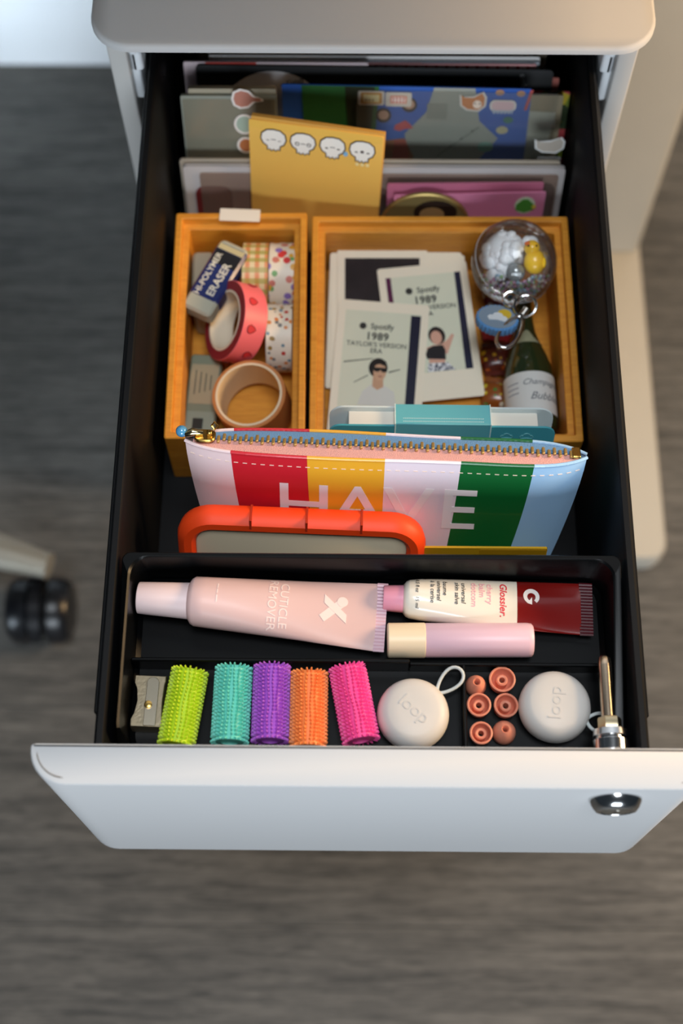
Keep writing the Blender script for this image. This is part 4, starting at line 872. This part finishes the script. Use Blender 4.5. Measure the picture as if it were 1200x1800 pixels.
for x, y in ((-.013, .0725), (.002, .0800)):
    h_ = flat(bc_, 'printed_head', ell(.0046, .0050, 16, x, y), '#2a1c18', 0.0003); flat(h_, 'printed_face', ell(.0032, .0032, 14, x, y+.0005), '#c79a80', 0.0005)
flat(bc_, 'heart', [(-.006, .066), (0.000, .0695), (.003, .067), (.005, .0640), (.000, .0635), (-.003, .062), (-.0065, .063)], '#c9484e', 0.0003)
for k, (x, c) in enumerate(((-.0205, '#e0a24a'), (-.0045, '#efe0d4'))):
    s = sticker(bc_, 'playing_card_sticker', rr(.0125, .0076, .0008, 2, x, .0845-k*.0006), c, '#ece2d8', .0016)
    flat(s, 'card_frame', rr(.0095, .0050, .0004, 2, x, .0845-k*.0006), '#d8683c' if k else '#e8d49a', 0.0011)
    flat(s, 'card_inside', rr(.0083, .0040, .0004, 2, x, .0845-k*.0006), '#f0dcd0' if k else '#e6d8a8', 0.0012)
    for q in range(8 if k else 3): flat(s, 'pip', ell(.0006, .0006, 6, x-.0030+.0020*(q % 4), .0845-k*.0006+(.001 if q > 3 else -.001)), '#b8352c' if k else '#7a5a30', 0.0014)
fox = [(-.0070, -.002), (-.0078, .0045), (-.0055, .0030), (-.0005, .0030), (.0042, .0062), (.0060, .0030), (.0058, -.0020), (.0025, -.0052), (-.0038, -.0045)]
s = sticker(bc_, 'cat_sticker', [(x+.0400, y+.0830) for x, y in fox], '#d98a4e'); flat(s, 'cat_muzzle', ell(.0026, .0028, 12, .0418, .0818), '#f0dccb', 0.0011)
for q in (-1, 1): flat(s, 'cat_eye', ell(.0005, .0005, 6, .0418+q*.0014, .0825), '#2a1c18', 0.0013)
s = sticker(bc_, 'rabbit_sticker', rr(.0130, .0060, .0025, 4, .0570, .0810), '#e9c6cc'); flat(s, 'grey_print', [(.051+.0011*i, .0768-(.0016 if i % 2 else 0)) for i in range(12)] + [(.0632, .0785), (.051, .0785)], '#b9c4d6', 0.0008)
for x, y, r_, c in ((.0545, .0895, .0026, '#b98a6a'), (.0668, .0890, .0026, '#b98a6a'), (.0580, .0640, .0036, '#c9c09a'), (.0490, .0520, .0048, '#7fb0a0'), (.0610, .0710, .0030, '#3a7a6a')): flat(bc_, 'small_print', ell(r_, r_*.75, 14, x, y), c, 0.0003)
flat(bc_, 'red_strap', [(.0695, .078), (.0712, .078), (.0740, .0915), (.0722, .0915)], '#c0504a', 0.0003)
finish(slab(BM(), 0.1180, 0.0900, 0.0012, 0.0015, 0.001, 0, 2, I4, 0.030, 0.045), 'clear_front', clear('#f4f4f2', 0.12, 0.05, '#d8d4c8', 0.6), bc_)
tn = card('tan_papers', 'tan papers and white slip right of the blue card', 'papers', 0.0860, 0.3805, DF+0.0006, 17, 0)
sheet(tn, 0.0560, 0.0815, mat('#9c8f74', 0.55, var=0.15, scale=30)); flat(tn, 'white_slip', [(-.020, .010), (.018, .010), (.0245, .070), (.008, .071), (-.004, .040)], '#c3c3b4', 0.0002)
gf = card('leaf_print_card', 'green and red leafy printed card at the far right', 'card', 0.0775, 0.3865, DF+0.0006, 17, 0)
sheet(gf, 0.0820, 0.0785, pattern('#2c3c1a', ['#c9b02a', '#c2474a', '#4c6a24', '#7c8c2a'], 110, 0.55))
sk = card('grey_sticker_card', 'pale cat-shaped sticker above the folder at right', 'sticker', 0.1065, 0.3625, DF, 12, 0)
sheet(sk, 0.0140, 0.060, mat('#8d8b86', 0.5), 'slip', 0.0005); sticker(sk, 'cat_sticker', [(x*1.15, y*.9+.0690) for x, y in fox], '#b9b2a6', '#dfe2e0', .0012, 0.0003)

# black folder, then magazines
bf = card('black_folder', 'black card folder with a pale round print behind the blue card', 'folder', 0.0015, 0.3895, DF+0.0014, 18, 0, roll=-0.6)
sheet(bf, 0.2110, 0.0897, mat('#17181a', 0.55, var=0.1), 'sheet', 0.0014, 0.003)
flat(bf, 'round_print', ell(.0335, .0335, 48, -.0600, .0530), '#e6e3e4', 0.0001)
finish(text('t-Find', 0.0062, T(-.0490, .0788, 0.0003) @ RZ(20), 0.008, th=0.0001), 'lettering', mat('#4c4c54', 0.5), bf)
finish(text('ember', 0.0056, T(.0885, .0800, .0002) @ RZ(-80), 0.0, th=0.0001), 'lettering', mat('#8a8a88', 0.5), bf)
flat(bf, 'red_dot', ell(.0030, .0025, 14, .0650, .0760), '#b32a24', 0.0002)
wf = card('pale_pink_folder', 'pale pink folder corner at the left behind the black folder', 'folder', -0.0560, 0.3918, DF+0.0010, 18, 0)
sheet(wf, 0.1090, 0.0911, mat('#cfbcc0', 0.55, var=0.04), 'sheet', 0.0014)
finish(slab(BM(), 0.030, 0.0025, 0.0001, 0.0004, 0.0002, 0, 1, I4, -.0265, .0898), 'red_tab', mat('#b5362a', 0.5), wf)
sal = card('salmon_card', 'salmon pink card edge at the right behind the black folder', 'card', 0.0800, 0.3918, DF+0.0006, 18, 0)
sheet(sal, 0.0640, 0.0822, mat('#b9685c', 0.55), 'sheet', 0.0010)
dt = card('dotted_card', 'pink card with red dots behind the black folder', 'card', 0.0450, 0.3940, DF+0.0006, 18, 0)
sheet(dt, 0.1060, 0.0890, mat('#e3a3a4', 0.5), 'sheet', 0.0010)
for k in range(17): flat(dt, 'red_dot', ell(.0011, .0011, 8, -.048+.006*k, .0868), '#b5322e', 0.0001)
cc = card('striped_booklet', 'thin booklet with blue and pink cover edge behind the dotted card', 'booklet', 0.0050, 0.3960, DF+0.0008, 18, 0)
sheet(cc, 0.1900, 0.0884, mat('#b4bcc4', 0.5, var=0.1), 'pages', 0.0016); flat(cc, 'pink_block', block(-.015, .025, .0760, .0882), '#c77a92', 0.0001); flat(cc, 'blue_block', block(.025, .048, .0760, .0882), '#7aa2c4', 0.0001); flat(cc, 'dark_block', block(-.045, -.012, .0838, .0883), '#2c2c2e', 0.0002)
mg = [('grey magazine with curled pages behind the striped booklet', '#cfccca', 0.0020, 0.3992, 0.0884, 0.1960, 0.0030), ('thick grey magazine, farthest back but one', '#d2cec9', 0.0000, 0.4038, 0.0868, 0.1930, 0.0034), ('tan magazine standing farthest back under the cabinet top', '#7d705c', 0.0010, 0.4090, 0.0850, 0.2080, 0.0034)]
for lb, c, x, y, h, w_, th_ in mg:
    t = card('magazine', lb, 'magazine', x, y, DF+0.0018, 18, 0, 'magazines at the back of the drawer')
    sheet(t, w_, h, mat(c, 0.45, var=0.12, scale=30), 'cover', 0.0006)
    for q in range(3): finish(slab(BM(), w_-0.002*q, h-0.0012-0.001*q, -0.0008-th_*(q+1)/3, -0.0007-th_*q/3, 0.001, 0, 2, RZ(0.25*(q-1)), 0, (h-0.002*q)/2), 'page_leaves', mat('#d6d1ca', 0.6), t)
    if 'tan' in lb:
        flat(t, 'blue_strip', block(-.094, -.075, .02, h-.001), '#3f6a9c', 0.0002); flat(t, 'maroon_strip', block(-.075, -.058, .02, h-.001), '#5c2236', 0.0002); flat(t, 'red_strip', block(-.02, .06, h-.012, h-.001), '#6c2430', 0.0002)
# clear plastic divider at the right
dv = card('clear_divider', 'clear plastic divider sheet standing at the right wall', 'divider', 0.1030, 0.3905, DF+0.0005, 15, 0)
finish(slab(BM(), 0.028, 0.0700, -0.0006, 0, 0.002, 0, 3, I4, 0, 0.035), 'sheet', clear('#e6e8e8', 0.08, 0.04, '#9aa0a4', 0.8), dv)
